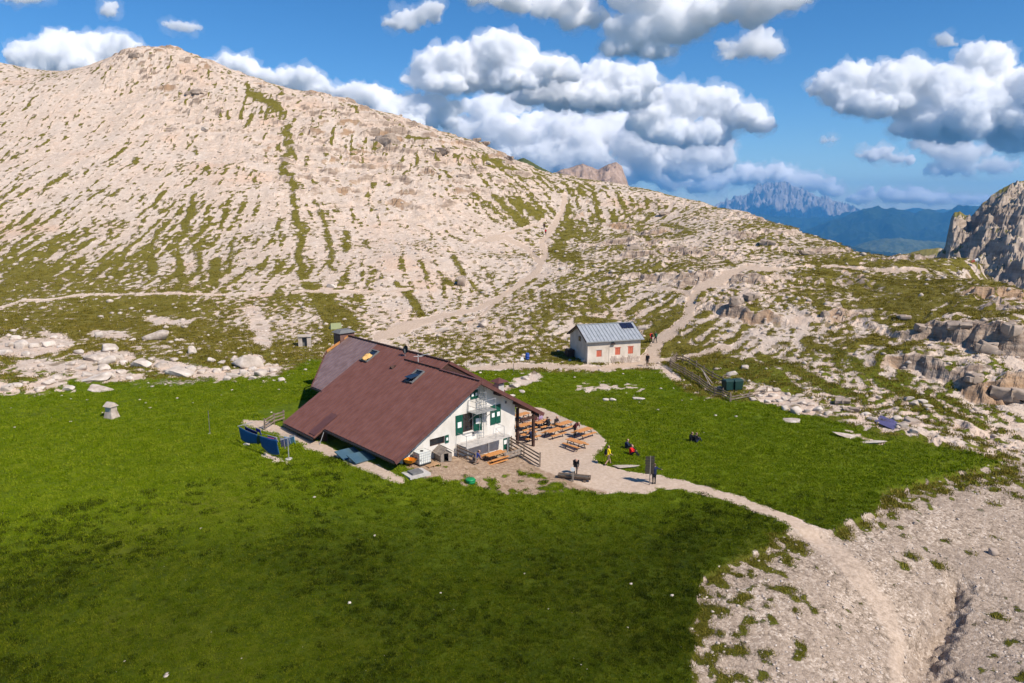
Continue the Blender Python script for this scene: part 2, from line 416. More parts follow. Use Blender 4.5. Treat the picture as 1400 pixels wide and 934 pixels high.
def gl(k, x, y):
    r = math.hypot(x, y); t = math.atan2(x, y)
    i = int(round((math.log(r) - math.log(15)) / (math.log(500) - math.log(15)) * (NR - 1)))
    j = int(round((t - R(-47)) / R(94) * (NA - 1)))
    return float(FD[k][min(max(i, 0), NR - 1), min(max(j, 0), NA - 1)])

_lr = np.geomspace(16, 480, 3000)
def hit(px, py):
    """where the photo ray through px, py meets the ground"""
    d = ray(px, py)
    hh = math.hypot(d[0], d[1])
    az = math.atan2(d[0], d[1])
    jf = (az - R(-47)) / R(94) * (NA - 1)
    j = int(min(max(round(jf), 0), NA - 1))
    zt = np.interp(np.log(_lr), np.log(rr), GZ[:, j])
    zr = CH + d[2] / hh * _lr
    k = np.argmax(zr <= zt)
    if not (zr <= zt).any():
        k = len(_lr) - 1
    r = _lr[k]
    x, y = r * math.sin(az), r * math.cos(az)
    return np.array([x, y, gz(x, y)])

# ------------------------------------------------------------------ materials
def new_mat(name):
    m = bpy.data.materials.new(name)
    m.use_nodes = True
    nt = m.node_tree
    b = nt.nodes['Principled BSDF']
    b.inputs['Specular IOR Level'].default_value = 0.25
    return m, nt, b

def nd(nt, kind, **kw):
    n = nt.nodes.new(kind)
    for k, v in kw.items():
        if k in n.inputs:
            n.inputs[k].default_value = v
        else:
            setattr(n, k, v)
    return n

def noise(nt, vec, scale, detail=3.0, rough=0.55):
    n = nd(nt, 'ShaderNodeTexNoise')
    n.inputs['Scale'].default_value = scale
    n.inputs['Detail'].default_value = detail
    n.inputs['Roughness'].default_value = rough
    if vec is not None:
        nt.links.new(vec, n.inputs['Vector'])
    return n

def math_n(nt, op, a, b=None, c_=None, clamp=False):
    n = nd(nt, 'ShaderNodeMath', operation=op, use_clamp=clamp)
    for i, v in enumerate((a, b, c_)):
        if v is None: continue
        if isinstance(v, (int, float)): n.inputs[i].default_value = v
        else: nt.links.new(v, n.inputs[i])
    return n.outputs[0]

def mixc(nt, fac, a, b, mode='MIX'):
    n = nd(nt, 'ShaderNodeMix', data_type='RGBA', blend_type=mode)
    for i, v in ((0, fac), (6, a), (7, b)):
        if isinstance(v, (int, float)): n.inputs[i].default_value = v
        elif isinstance(v, tuple): n.inputs[i].default_value = (*v, 1) if len(v) == 3 else v
        else: nt.links.new(v, n.inputs[i])
    return n.outputs[2]

def ramp(nt, fac, stops):
    n = nd(nt, 'ShaderNodeValToRGB')
    el = n.color_ramp.elements
    while len(el) < len(stops): el.new(0.5)
    for e, (p, c_) in zip(el, stops):
        e.position = p; e.color = (*c_, 1)
    nt.links.new(fac, n.inputs[0])
    return n.outputs[0]

def mrange(nt, v, a, b, c_=0.0, d=1.0, smooth=True):
    n = nd(nt, 'ShaderNodeMapRange', interpolation_type='SMOOTHSTEP' if smooth else 'LINEAR')
    nt.links.new(v, n.inputs[0])
    for i, q in zip((1, 2, 3, 4), (a, b, c_, d)): n.inputs[i].default_value = q
    return n.outputs[0]

def ground_material():
    m, nt, b = new_mat('ground_cover')
    L = nt.links.new
    pos = nd(nt, 'ShaderNodeNewGeometry').outputs['Position']
    A = nd(nt, 'ShaderNodeAttribute', attribute_name='cover_a')
    B = nd(nt, 'ShaderNodeAttribute', attribute_name='cover_b')
    sa = nd(nt, 'ShaderNodeSeparateColor'); L(A.outputs['Color'], sa.inputs[0])
    sb = nd(nt, 'ShaderNodeSeparateColor'); L(B.outputs['Color'], sb.inputs[0])
    g, path, face = sa.outputs[0], sa.outputs[1], sa.outputs[2]
    near_shade, gravel, bare = sb.outputs[0], sb.outputs[1], sb.outputs[2]
    alpine = A.outputs['Alpha']
    nf = noise(nt, pos, 3.2, 5, .62).outputs['Fac']
    nm = noise(nt, pos, .55, 5, .6).outputs['Fac']
    nl = noise(nt, pos, .07, 4, .55).outputs['Fac']
    nff = noise(nt, pos, 14, 3, .6).outputs['Fac']
    # --- loose limestone: stones of two sizes, each with its own tone
    v1 = nd(nt, 'ShaderNodeTexVoronoi'); v1.inputs['Scale'].default_value = 1.15; L(pos, v1.inputs['Vector'])
    v2 = nd(nt, 'ShaderNodeTexVoronoi'); v2.inputs['Scale'].default_value = 3.6; L(pos, v2.inputs['Vector'])
    s1 = nd(nt, 'ShaderNodeSeparateColor'); L(v1.outputs['Color'], s1.inputs[0])
    s2 = nd(nt, 'ShaderNodeSeparateColor'); L(v2.outputs['Color'], s2.inputs[0])
    tone = math_n(nt, 'ADD', math_n(nt, 'MULTIPLY', s1.outputs[0], .30), math_n(nt, 'MULTIPLY', s2.outputs[1], .32))
    tone = math_n(nt, 'ADD', tone, math_n(nt, 'MULTIPLY', nm, .38))
    scree = ramp(nt, tone, [(.12, (.36, .27, .20)), (.42, (.50, .39, .305)), (.62, (.58, .465, .375)), (.9, (.70, .61, .52))])
    warm = mrange(nt, nl, .38, .66)
    scree = mixc(nt, math_n(nt, 'MULTIPLY', warm, .4), scree, (.56, .495, .43), 'MIX')
    scree = mixc(nt, mrange(nt, B.outputs['Alpha'], .35, .85, 0, .55), scree, (.60, .45, .345))
    scree = mixc(nt, mrange(nt, B.outputs['Alpha'], .45, .1, 0, .5), scree, (.46, .37, .295))
    ochre = mrange(nt, noise(nt, pos, .045, 3, .6).outputs['Fac'], .56, .72)
    scree = mixc(nt, math_n(nt, 'MULTIPLY', ochre, .45), scree, (.56, .36, .24))
    v3 = nd(nt, 'ShaderNodeTexVoronoi'); v3.inputs['Scale'].default_value = 8.5; L(pos, v3.inputs['Vector'])
    s4 = nd(nt, 'ShaderNodeSeparateColor'); L(v3.outputs['Color'], s4.inputs[0])
    gt = math_n(nt, 'ADD', math_n(nt, 'MULTIPLY', s4.outputs[0], .45), math_n(nt, 'ADD', math_n(nt, 'MULTIPLY', s2.outputs[1], .3), math_n(nt, 'MULTIPLY', nm, .3)))
    grav = ramp(nt, gt, [(.2, (.15, .115, .085)), (.45, (.31, .24, .18)), (.65, (.40, .315, .245)), (.92, (.62, .53, .44))])
    grav = mixc(nt, mrange(nt, noise(nt, pos, .22, 4, .65).outputs['Fac'], .42, .62, 0, .5), grav, (.29, .225, .175))
    scree = mixc(nt, gravel, scree, grav)
    # --- dry tussocks and dark lichened stones dotted over the scree
    st_ = nd(nt, 'ShaderNodeMapping'); L(pos, st_.inputs['Vector']); st_.inputs['Scale'].default_value = (1.0, .75, .75)
    vt = nd(nt, 'ShaderNodeTexVoronoi'); vt.inputs['Scale'].default_value = .62; L(st_.outputs[0], vt.inputs['Vector'])
    s3 = nd(nt, 'ShaderNodeSeparateColor'); L(vt.outputs['Color'], s3.inputs[0])
    rad = math_n(nt, 'MULTIPLY', mrange(nt, math_n(nt, 'ADD', s3.outputs[0], math_n(nt, 'MULTIPLY', math_n(nt, 'SUBTRACT', nl, .5), 1.2)), .35, 1.0), .40)
    dd_ = math_n(nt, 'ADD', vt.outputs['Distance'], math_n(nt, 'MULTIPLY', math_n(nt, 'SUBTRACT', nf, .5), .5))
    spot = math_n(nt, 'MULTIPLY', mrange(nt, math_n(nt, 'SUBTRACT', rad, dd_), -.02, .05), math_n(nt, 'SUBTRACT', 1.0, gravel))
    scree = mixc(nt, math_n(nt, 'MULTIPLY', spot, .75), scree, mixc(nt, s3.outputs[1], (.16, .12, .035), (.17, .125, .085)))
    crk = noise(nt, pos, 1.7, 4, .7).outputs['Fac']
    scree = mixc(nt, mrange(nt, crk, .37, .28, 0, .6), scree, (.22, .165, .12))
    # --- bedrock faces
    strata = nd(nt, 'ShaderNodeMapping'); L(pos, strata.inputs['Vector']); strata.inputs['Scale'].default_value = (.25, .25, 2.4)
    ns = noise(nt, strata.outputs[0], 1.0, 6, .65).outputs['Fac']
    rock = ramp(nt, ns, [(.25, (.12, .085, .062)), (.45, (.25, .185, .14)), (.62, (.37, .29, .225)), (.8, (.48, .395, .32))])
    rock = mixc(nt, mrange(nt, nl, .5, .62, 0, .55), rock, (.38, .23, .12))
    facem = mrange(nt, math_n(nt, 'ADD', face, math_n(nt, 'MULTIPLY', math_n(nt, 'SUBTRACT', nm, .5), .8)), .18, .5)
    stone = mixc(nt, facem, scree, rock)
    # --- paths
    pathc = ramp(nt, nf, [(.3, (.40, .30, .22)), (.6, (.50, .39, .30)), (.8, (.57, .46, .37))])
    stone = mixc(nt, mrange(nt, math_n(nt, 'ADD', path, math_n(nt, 'MULTIPLY', math_n(nt, 'SUBTRACT', nf, .5), .6)), .3, .75), stone, pathc)
    # --- trodden earth by the house
    earth = ramp(nt, nf, [(.3, (.17, .105, .06)), (.55, (.31, .215, .14)), (.75, (.44, .34, .255))])
    stone = mixc(nt, mrange(nt, math_n(nt, 'ADD', bare, math_n(nt, 'MULTIPLY', math_n(nt, 'SUBTRACT', nm, .5), 1.2)), .35, .8, 0, .85), stone, earth)
    # --- turf
    tf = math_n(nt, 'ADD', math_n(nt, 'MULTIPLY', nf, .5), math_n(nt, 'MULTIPLY', nm, .5))
    meadow_c = ramp(nt, tf, [(.32, (.040, .060, .002)), (.47, (.086, .124, .003)), (.58, (.118, .160, .004)), (.75, (.16, .19, .014))])
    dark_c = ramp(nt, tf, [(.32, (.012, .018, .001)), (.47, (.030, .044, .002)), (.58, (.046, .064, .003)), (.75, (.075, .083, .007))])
    turf = mixc(nt, near_shade, meadow_c, dark_c)  # darker turf tones stand in for shade on the near meadow
    turf = mixc(nt, mrange(nt, nl, .50, .70, 0, .5), turf, (.115, .105, .012))
    alp_c = ramp(nt, tf, [(.3, (.066, .054, .008)), (.5, (.148, .126, .020)), (.7, (.215, .172, .044))])
    turf = mixc(nt, alpine, turf, alp_c)
    gg = math_n(nt, 'ADD', g, math_n(nt, 'MULTIPLY', math_n(nt, 'SUBTRACT', nf, .5), .9))
    gg = math_n(nt, 'ADD', gg, math_n(nt, 'MULTIPLY', math_n(nt, 'SUBTRACT', nff, .5), .5))
    gmask = mrange(nt, gg, -.02, .16)
    colr = mixc(nt, gmask, stone, turf)
    L(colr, b.inputs['Base Color'])
    b.inputs['Roughness'].default_value = .95
    b.inputs['Specular IOR Level'].default_value = .12
    bh = math_n(nt, 'ADD', math_n(nt, 'MULTIPLY', v1.outputs['Distance'], -.07), math_n(nt, 'ADD', math_n(nt, 'MULTIPLY', v2.outputs['Distance'], -.07), math_n(nt, 'MULTIPLY', v3.outputs['Distance'], -.05)))
    bh = math_n(nt, 'MULTIPLY', bh, math_n(nt, 'SUBTRACT', 1.0, math_n(nt, 'MULTIPLY', path, .9)))
    gh = math_n(nt, 'ADD', math_n(nt, 'MULTIPLY', nf, .22), math_n(nt, 'MULTIPLY', nff, .08))
    hgt = nd(nt, 'ShaderNodeMix', data_type='FLOAT'); L(gmask, hgt.inputs[0]); L(bh, hgt.inputs[2]); L(gh, hgt.inputs[3])
    tot = math_n(nt, 'ADD', hgt.outputs[0], math_n(nt, 'MULTIPLY', nm, .12))
    bump = nd(nt, 'ShaderNodeBump'); bump.inputs['Strength'].default_value = .7; bump.inputs['Distance'].default_value = 1.0
    L(tot, bump.inputs['Height']); L(bump.outputs[0], b.inputs['Normal'])
    return m
M = {}
M['ground'] = ground_material()

# ------------------------------------------------------------------ the ground sheets
idx = np.arange(NA * NR).reshape(NR, NA)
quads = np.stack([idx[:-1, :-1], idx[:-1, 1:], idx[1:, 1:], idx[1:, :-1]], -1).reshape(-1, 4)
verts = np.stack([GX, GY, GZ], -1).reshape(-1, 3).astype(np.float32)
PXf, PYf = FD['px'], FD['py']
near_shade = np.clip(sstep(640, 760, PYf + .12 * (PXf - 500) * (PXf < 500)) * (.85 + .3 * FD['big']), 0, 1)  # foreground shade painted into the grass colour, deepening towards the camera
alpine = 1 - FD['mead']
cov_a = np.stack([FD['g'], FD['path'], FD['face'], alpine * sstep(520, 470, PYf) + .35 * alpine * sstep(470, 520, PYf)], -1).reshape(-1, 4).astype(np.float32)
cov_b = np.stack([near_shade, FD['gravel'], np.clip(FD['yard'] * 1.0, 0, 1), FD['streak']], -1).reshape(-1, 4).astype(np.float32)

def mesh_np(name, v, faces, nside):
    me = bpy.data.meshes.new(name)
    n = len(faces)
    me.vertices.add(len(v)); me.vertices.foreach_set('co', np.ascontiguousarray(v, np.float32).ravel())
    me.loops.add(n * nside); me.loops.foreach_set('vertex_index', np.ascontiguousarray(faces, np.int32).ravel())
    me.polygons.add(n); me.polygons.foreach_set('loop_start', np.arange(0, n * nside, nside, dtype=np.int32))
    try:
        me.polygons.foreach_set('loop_total', np.full(n, nside, np.int32))
    except Exception:
        pass
    me.update(calc_edges=True)
    me.validate()
    return me

def smooth(me, on=True):
    me.polygons.foreach_set('use_smooth', np.full(len(me.polygons), on, bool))

def link(o, parent=None):
    col.objects.link(o)
    if parent is not None: o.parent = parent
    return o

def ground_sheet(name, sel, label):
    q = quads[sel]
    used, inv = np.unique(q, return_inverse=True)
    me = mesh_np(name, verts[used], inv.reshape(-1, 4), 4)
    smooth(me, name in ('meadow', 'footpath'))
    for nm, arr in (('cover_a', cov_a), ('cover_b', cov_b)):
        at = me.attributes.new(nm, 'FLOAT_COLOR', 'POINT')
        at.data.foreach_set('color', arr[used].ravel())
    me.materials.append(M['ground'])
    o = link(bpy.data.objects.new(name, me))
    o['kind'] = 'structure'; o['label'] = label; o['category'] = 'ground'
    return o
fm = FD['mead'].ravel()[quads[:, 0]]; fp = FD['path'].ravel()[quads[:, 0]]; fg = FD['gravel'].ravel()[quads[:, 0]]
is_path = fp > .5
is_gravel = (~is_path) & (fg > .5)
is_mead = (~is_path) & (~is_gravel) & (fm > .5)
ground_sheet('meadow', is_mead, 'green alpine meadow around the two mountain houses')
ground_sheet('footpath', is_path, 'pale trodden gravel footpaths and terrace')
ground_sheet('gravel_bank', is_gravel, 'grey gravel bank falling to a stream gully')
ground_sheet('hillside', ~(is_path | is_gravel | is_mead), 'pale scree and rock hillside with tufts of grass')

# ------------------------------------------------------------------ far country
def far_material(name, low, high, grass=None, gz0=.72, scale=1.0, strata=0.0):
    m, nt, b = new_mat(name)
    L = nt.links.new
    geo = nd(nt, 'ShaderNodeNewGeometry')
    pos = geo.outputs['Position']
    n1 = noise(nt, pos, .02 * scale, 5, .65).outputs['Fac']
    vec = pos
    if strata:
        mp = nd(nt, 'ShaderNodeMapping'); L(pos, mp.inputs[0]); mp.inputs['Scale'].default_value = (.25, .25, strata); vec = mp.outputs[0]
    n2 = noise(nt, vec, .11 * scale, 5, .65).outputs['Fac']
    f = math_n(nt, 'ADD', math_n(nt, 'MULTIPLY', n1, .4), math_n(nt, 'MULTIPLY', n2, .6))
    c_ = ramp(nt, f, [(.36, low), (.62, high)])
    if grass:
        sx = nd(nt, 'ShaderNodeSeparateXYZ'); L(geo.outputs['True Normal'], sx.inputs[0])
        gf = mrange(nt, math_n(nt, 'ADD', sx.outputs[2], math_n(nt, 'MULTIPLY', math_n(nt, 'SUBTRACT', n1, .5), 1.6)), gz0, gz0 + .14)
        c_ = mixc(nt, gf, c_, grass)
    L(c_, b.inputs['Base Color'])
    b.inputs['Roughness'].default_value = .95
    b.inputs['Specular IOR Level'].default_value = .1
    return m

def ridge_mesh(name, outline, Y0_, front, back, drop_f, drop_b, n, rows, amp, lam, seed, mat, pf=1.0, terr=0.0, jag=0.0, soft=0):
    xs = np.array([p[0] for p in outline], float); ys = np.array([p[1] for p in outline], float)
    px = np.linspace(xs[0], xs[-1], n)
    py = np.interp(px, xs, ys) + jag * fbm(px / 9.0, px * 0 + seed, 4, seed)
    u = (px - 700) / F; v = (467 - py) / F
    dy = CP + v * SP; dz = -SP + v * CP
    Y = np.linspace(Y0_[0], Y0_[1], n) if isinstance(Y0_, tuple) else np.full(n, float(Y0_))
    X0 = u * Y / dy; Z0 = CH + dz * Y / dy
    t = np.concatenate([np.linspace(-1, 0, rows), np.linspace(0, 1, max(rows // 3, 3))[1:]])
    T, X = np.meshgrid(t, X0, indexing='ij')
    if soft:
        lv = [Z0]
        for sg in (soft * .25, soft * .5, soft):
            kx = np.arange(-int(3 * sg), int(3 * sg) + 1); kw = np.exp(-.5 * (kx / sg) ** 2); kw /= kw.sum()
            lv.append(np.convolve(np.pad(Z0, len(kx) // 2, mode='edge'), kw, 'valid'))
        lv = np.array(lv); q = np.clip(np.abs(T) * 4.5, 0, 2.999); qi = q.astype(int); qf = q - qi
        ci = np.broadcast_to(np.arange(n), T.shape)
        Z0 = lv[qi, ci] * (1 - qf) + lv[qi + 1, ci] * qf
    else:
        Z0 = np.broadcast_to(Z0, X.shape)
    off = np.where(T < 0, T * front, T * back)
    YY = Y + off
    XX = X * (YY / Y)
    d = np.where(T < 0, drop_f * np.abs(T) ** pf, drop_b * np.abs(T) ** .8)
    fade = np.clip(np.abs(T) * 6, 0, 1) * .85 + .15 * np.clip(np.abs(T) * 25, 0, 1)
    h = Z0 - d + fade * amp * (ridged(XX / lam, YY / lam, 5, seed) - .4) + fade * amp * .35 * fbm(XX / lam * 5, YY / lam * 5, 3, seed + 3)
    if terr:
        w = h / terr + .5 * fbm(XX / lam, YY / lam, 3, seed + 9)
        fr = w - np.floor(w)
        h = h + terr * (sstep(.3, .65, fr) - fr) * .65 * fade
    me_v = np.stack([XX, YY, h], -1).reshape(-1, 3)
    nr_, nc_ = XX.shape
    ii = np.arange(nr_ * nc_).reshape(nr_, nc_)
    q = np.stack([ii[:-1, :-1], ii[:-1, 1:], ii[1:, 1:], ii[1:, :-1]], -1).reshape(-1, 4)
    me = mesh_np(name, me_v, q, 4)
    smooth(me, lam > 60)
    me.materials.append(mat)
    o = link(bpy.data.objects.new(name, me))
    o['kind'] = 'structure'
    return o

M['massif'] = far_material('massif_rock', (.23, .18, .14), (.52, .43, .35), (.17, .15, .05), .70, 2.2, 2.0)
M['brown_peak'] = far_material('brown_peak_rock', (.25, .17, .12), (.44, .32, .25), None, .8, .5)
M['dolomite_wall'] = far_material('dolomite_wall', (.16, .14, .13), (.42, .37, .33), None, .8, .12, .35)
M['forest'] = far_material('forest_slope', (.006, .013, .008), (.018, .03, .014), (.03, .045, .016), .93, .08)
M['pasture'] = far_material('pasture_slope', (.03, .045, .02), (.11, .12, .06), None, .9, .15)
M['green_hill'] = far_material('green_hill', (.04, .06, .02), (.10, .11, .04), None, .9, .6)

ridge_mesh('mountain', [(1255, 400), (1262, 384), (1272, 372), (1280, 352), (1292, 338), (1296, 318), (1300, 298), (1305, 290), (1312, 289), (1320, 294), (1328, 296), (1336, 287), (1343, 278), (1350, 273),
            (1358, 265), (1372, 257), (1385, 250), (1400, 247), (1450, 236), (1560, 225), (1700, 240)], 490, 215, 120, 80, 120, 360, 210, 13, 30, 21, M['massif'], .8, 0, 1.8, 16)
ridge_mesh('cliff', [(1252, 396), (1264, 380), (1274, 370), (1281, 354), (1288, 346), (1296, 350), (1306, 346), (1318, 352), (1328, 348), (1340, 352), (1350, 360), (1362, 370), (1376, 380), (1400, 392), (1440, 405)], (455, 375), 14, 40, 70, 8, 240, 60, 5, 16, 23, M['massif'], .8, 0, 1.5)
ridge_mesh('hill', [(1190, 372), (1215, 357), (1240, 347), (1262, 341), (1285, 339), (1310, 345), (1340, 360), (1380, 380)], 640, 120, 60, 60, 60, 160, 50, 5, 40, 25, M['massif'], 1.0, 6.0, 1)
ridge_mesh('peak', [(735, 250), (752, 240), (765, 233), (780, 229), (796, 224), (808, 228), (818, 232), (824, 229), (832, 224), (843, 222), (850, 227), (853, 236), (857, 246), (862, 262)], 2600, 420, 200, 190, 300, 200, 70, 22, 110, 31, M['brown_peak'], .9, 0, 1.2)
ridge_mesh('green_hill', [(690, 222), (705, 219), (716, 216), (726, 221), (738, 228), (752, 235), (775, 246)], 900, 60, 40, 40, 40, 90, 24, 3, 30, 35, M['green_hill'], 1, 0, .8)
ridge_mesh('rock_mountain', [(955, 292), (975, 283), (990, 276), (1003, 272), (1012, 268), (1022, 266), (1030, 260), (1040, 254), (1048, 250), (1058, 251), (1066, 249), (1076, 251), (1084, 254), (1092, 257), (1100, 262), (1108, 263), (1115, 268),
            (1124, 270), (1135, 272), (1146, 277), (1158, 279), (1170, 284), (1185, 291), (1200, 299)], 23000, 2600, 1300, 1500, 1800, 420, 120, 420, 620, 41, M['dolomite_wall'], .62, 0, 2.0)
ridge_mesh('forest_ridge', [(900, 302), (960, 298), (990, 293), (1020, 292), (1050, 296), (1080, 298), (1110, 300), (1140, 297), (1170, 293), (1200, 300), (1260, 310)], 19500, 4000, 1500, 1500, 1500, 300, 70, 260, 1500, 43, M['forest'], 1, 0, 1.0)
ridge_mesh('wooded_mountain', [(1020, 340), (1060, 331), (1085, 324), (1110, 313), (1130, 305), (1150, 299), (1165, 291), (1180, 287), (1195, 287), (1205, 290), (1220, 286), (1235, 287), (1250, 291), (1268, 290), (1290, 292), (1310, 288), (1330, 285), (1360, 290), (1420, 285), (1600, 280)], 15500, 4200, 2500, 1200, 1500, 420, 90, 230, 1500, 47, M['forest'], 1, 0, .5)
ridge_mesh('distant_ridge', [(1210, 292), (1235, 288), (1256, 284), (1275, 288), (1300, 287), (1330, 282), (1420, 284), (1600, 278)], 25000, 2000, 1000, 900, 900, 200, 30, 150, 1600, 48, M['forest'], 1, 0, .8)
ridge_mesh('pasture_ridge', [(1135, 352), (1160, 340), (1180, 332), (1205, 327), (1230, 326), (1260, 329), (1290, 331), (1340, 330), (1420, 334)], 10500, 1100, 900, 240, 400, 240, 40, 40, 500, 51, M['pasture'], 1, 0, .6)
ridge_mesh('wooded_foothill', [(960, 350), (1020, 338), (1060, 333), (1100, 330), (1140, 334), (1170, 340), (1210, 347), (1270, 352), (1400, 356)], 8600, 1800, 1200, 500, 500, 260, 50, 90, 500, 53, M['forest'], 1, 0, .8)
# valley floor, one sheet to the horizon
vf = []
rv = np.geomspace(420, 60000, 90); tv = np.linspace(R(-75), R(75), 120)
TV, RV = np.meshgrid(tv, rv)
zv = -60 - 1000 * sstep(np.log(430), np.log(4500), np.log(RV)) + 60 * fbm(RV * np.sin(TV) / 3000, RV * np.cos(TV) / 3000, 3, 57) * sstep(1500, 6000, RV)
ii = np.arange(RV.size).reshape(RV.shape)
q = np.stack([ii[:-1, :-1], ii[:-1, 1:], ii[1:, 1:], ii[1:, :-1]], -1).reshape(-1, 4)
me = mesh_np('valley', np.stack([RV * np.sin(TV), RV * np.cos(TV), zv], -1).reshape(-1, 3), q, 4); smooth(me)
me.materials.append(M['forest'])
o = link(bpy.data.objects.new('valley', me)); o['kind'] = 'structure'

# ------------------------------------------------------------------ clouds: bodies of lit vapour
def cloud_material(name, density):
    m = bpy.data.materials.new(name); m.use_nodes = True
    nt = m.node_tree; nt.nodes.clear()
    out = nt.nodes.new('ShaderNodeOutputMaterial')
    v = nt.nodes.new('ShaderNodeVolumePrincipled')
    v.inputs['Color'].default_value = (1.0, 1.0, 1.0, 1)
    v.inputs['Density'].default_value = density
    v.inputs['Anisotropy'].default_value = -.35
    nt.links.new(v.outputs[0], out.inputs['Volume'])
    return m

_tb, _bb = None, None
_ico = None
def ico(sub):
    bm = bmesh.new(); bmesh.ops.create_icosphere(bm, subdivisions=sub, radius=1.0)
    v = np.array([p.co[:] for p in bm.verts]); f = np.array([[q.index for q in p.verts] for p in bm.faces]); bm.free()
    return v, f
ICO = {k: ico(k) for k in (1, 2, 3)}

def cloud(label, D, blobs, mfp=3.0, vox=2.4, seed=0, floor=None):
    """blobs in photo pixels (x, y, rx, ry) at distance D; mfp and vox in pixels at that distance"""
    rg = np.random.default_rng(100 + seed)
    s = D / F                                  # metres per pixel out there
    V, Fc, nv = [], [], 0
    for (bx, by, rx, ry) in blobs:
        ar = rx / ry
        big = [(0, 0, 0, ry * .85)]
        for k in range(int(4 + 5 * ar)):
            ph = rg.uniform(0, 2 * math.pi); q = rg.uniform(.2, .85)
            big.append((rx * q * math.cos(ph), ry * rg.uniform(-.3, .4), .7 * rx * q * math.sin(ph), ry * rg.uniform(.42, .72)))
        allp = [(p, 2) for p in big]
        mid = []
        for k in range(int(14 + 16 * ar)):
            c0 = big[rg.integers(len(big))]
            el = math.asin(rg.uniform(-.35, 1)); ph = rg.uniform(0, 2 * math.pi); q = c0[3] * rg.uniform(.75, 1.05)
            mid.append((c0[0] + q * math.cos(el) * math.cos(ph), c0[1] + q * math.sin(el), c0[2] + q * math.cos(el) * math.sin(ph), ry * rg.uniform(.13, .28)))
        allp += [(p, 2) for p in mid]
        for k in range(int(30 + 34 * ar)):
            c0 = mid[rg.integers(len(mid))]
            el = math.asin(rg.uniform(-.5, 1)); ph = rg.uniform(0, 2 * math.pi); q = c0[3] * rg.uniform(.8, 1.2)
            allp.append(((c0[0] + q * math.cos(el) * math.cos(ph), c0[1] + q * math.sin(el), c0[2] + q * math.cos(el) * math.sin(ph), ry * rg.uniform(.05, .13)), 1))
        for (dx, dy_, dz_, r), lv in allp:
            iv, if_ = ICO[lv]
            p = at_depth(bx + dx, by - dy_, D + dz_ * s)
            rad = max(r, vox * 1.1) * s
            sc3 = np.array([rad * rg.uniform(.95, 1.3), rad * rg.uniform(.9, 1.2), rad * rg.uniform(.75, 1.0)])
            V.append(iv * sc3 + p); Fc.append(if_ + nv); nv += len(iv)
    V = np.concatenate(V); Fc = np.concatenate(Fc)
    if floor is not None:
        zf = at_depth(700, floor, D)[2]
        w = V[:, 2] < zf
        V[w, 2] = zf - (zf - V[w, 2]) * .35
    me = mesh_np('cloud', V, Fc, 3)
    o = link(bpy.data.objects.new('cloud', me))
    md = o.modifiers.new('r', 'REMESH'); md.mode = 'VOXEL'; md.voxel_size = vox * s
    dg = bpy.context.evaluated_depsgraph_get()
    nm = bpy.data.meshes.new_from_object(o.evaluated_get(dg))
    md.voxel_size = 4.2 * s
    dg.update()
    fr = bpy.data.meshes.new_from_object(o.evaluated_get(bpy.context.evaluated_depsgraph_get()))
    o.modifiers.clear(); o.data = nm
    smooth(nm)
    nm.materials.clear(); nm.materials.append(cloud_material('cloud_vapour', .85 / (mfp * s)))
    # thin ragged fringe round the body
    n = len(nm.vertices)
    co = np.empty(n * 3, np.float32); no = np.empty(n * 3, np.float32)
    nm.vertices.foreach_get('co', co); nm.vertices.foreach_get('normal', no)
    co = co.reshape(-1, 3); no = no.reshape(-1, 3)
    q = co / s
    dsp = 7 * pn3(q / 24, seed) + 11.0 * (np.abs(pn3(q / 13, 20 + seed)) - .22) + 7.5 * (np.abs(pn3(q / 6.5, 40 + seed)) - .22) + 4.0 * (np.abs(pn3(q / 2.8, 60 + seed)) - .22)
    co = co + no * (dsp * s)[:, None]
    nm.vertices.foreach_set('co', co.astype(np.float32).ravel()); nm.update()
    n = len(fr.vertices)
    co = np.empty(n * 3, np.float32); no = np.empty(n * 3, np.float32)
    fr.vertices.foreach_get('co', co); fr.vertices.foreach_get('normal', no)
    co = co.reshape(-1, 3); no = no.reshape(-1, 3); q = co / s
    k = 1.6 * pn3(q / 13, 300 + seed) + .8 * pn3(q / 5, 310 + seed) + .4 * pn3(q / 2.5, 320 + seed)
    fr.vertices.foreach_set('co', (co + no * ((2.5 + 11.0 * np.clip(k + .10, -.1, 1))[:, None] * s)).astype(np.float32).ravel())
    fr.update()
    fr.materials.clear(); fr.materials.append(cloud_material('cloud_fringe_vapour', .06 / (mfp * s)))
    link(bpy.data.objects.new('cloud_fringe', fr), o)
    o['label'] = label; o['category'] = 'cloud'; o['group'] = 'cumulus clouds over the ridge'
    return o

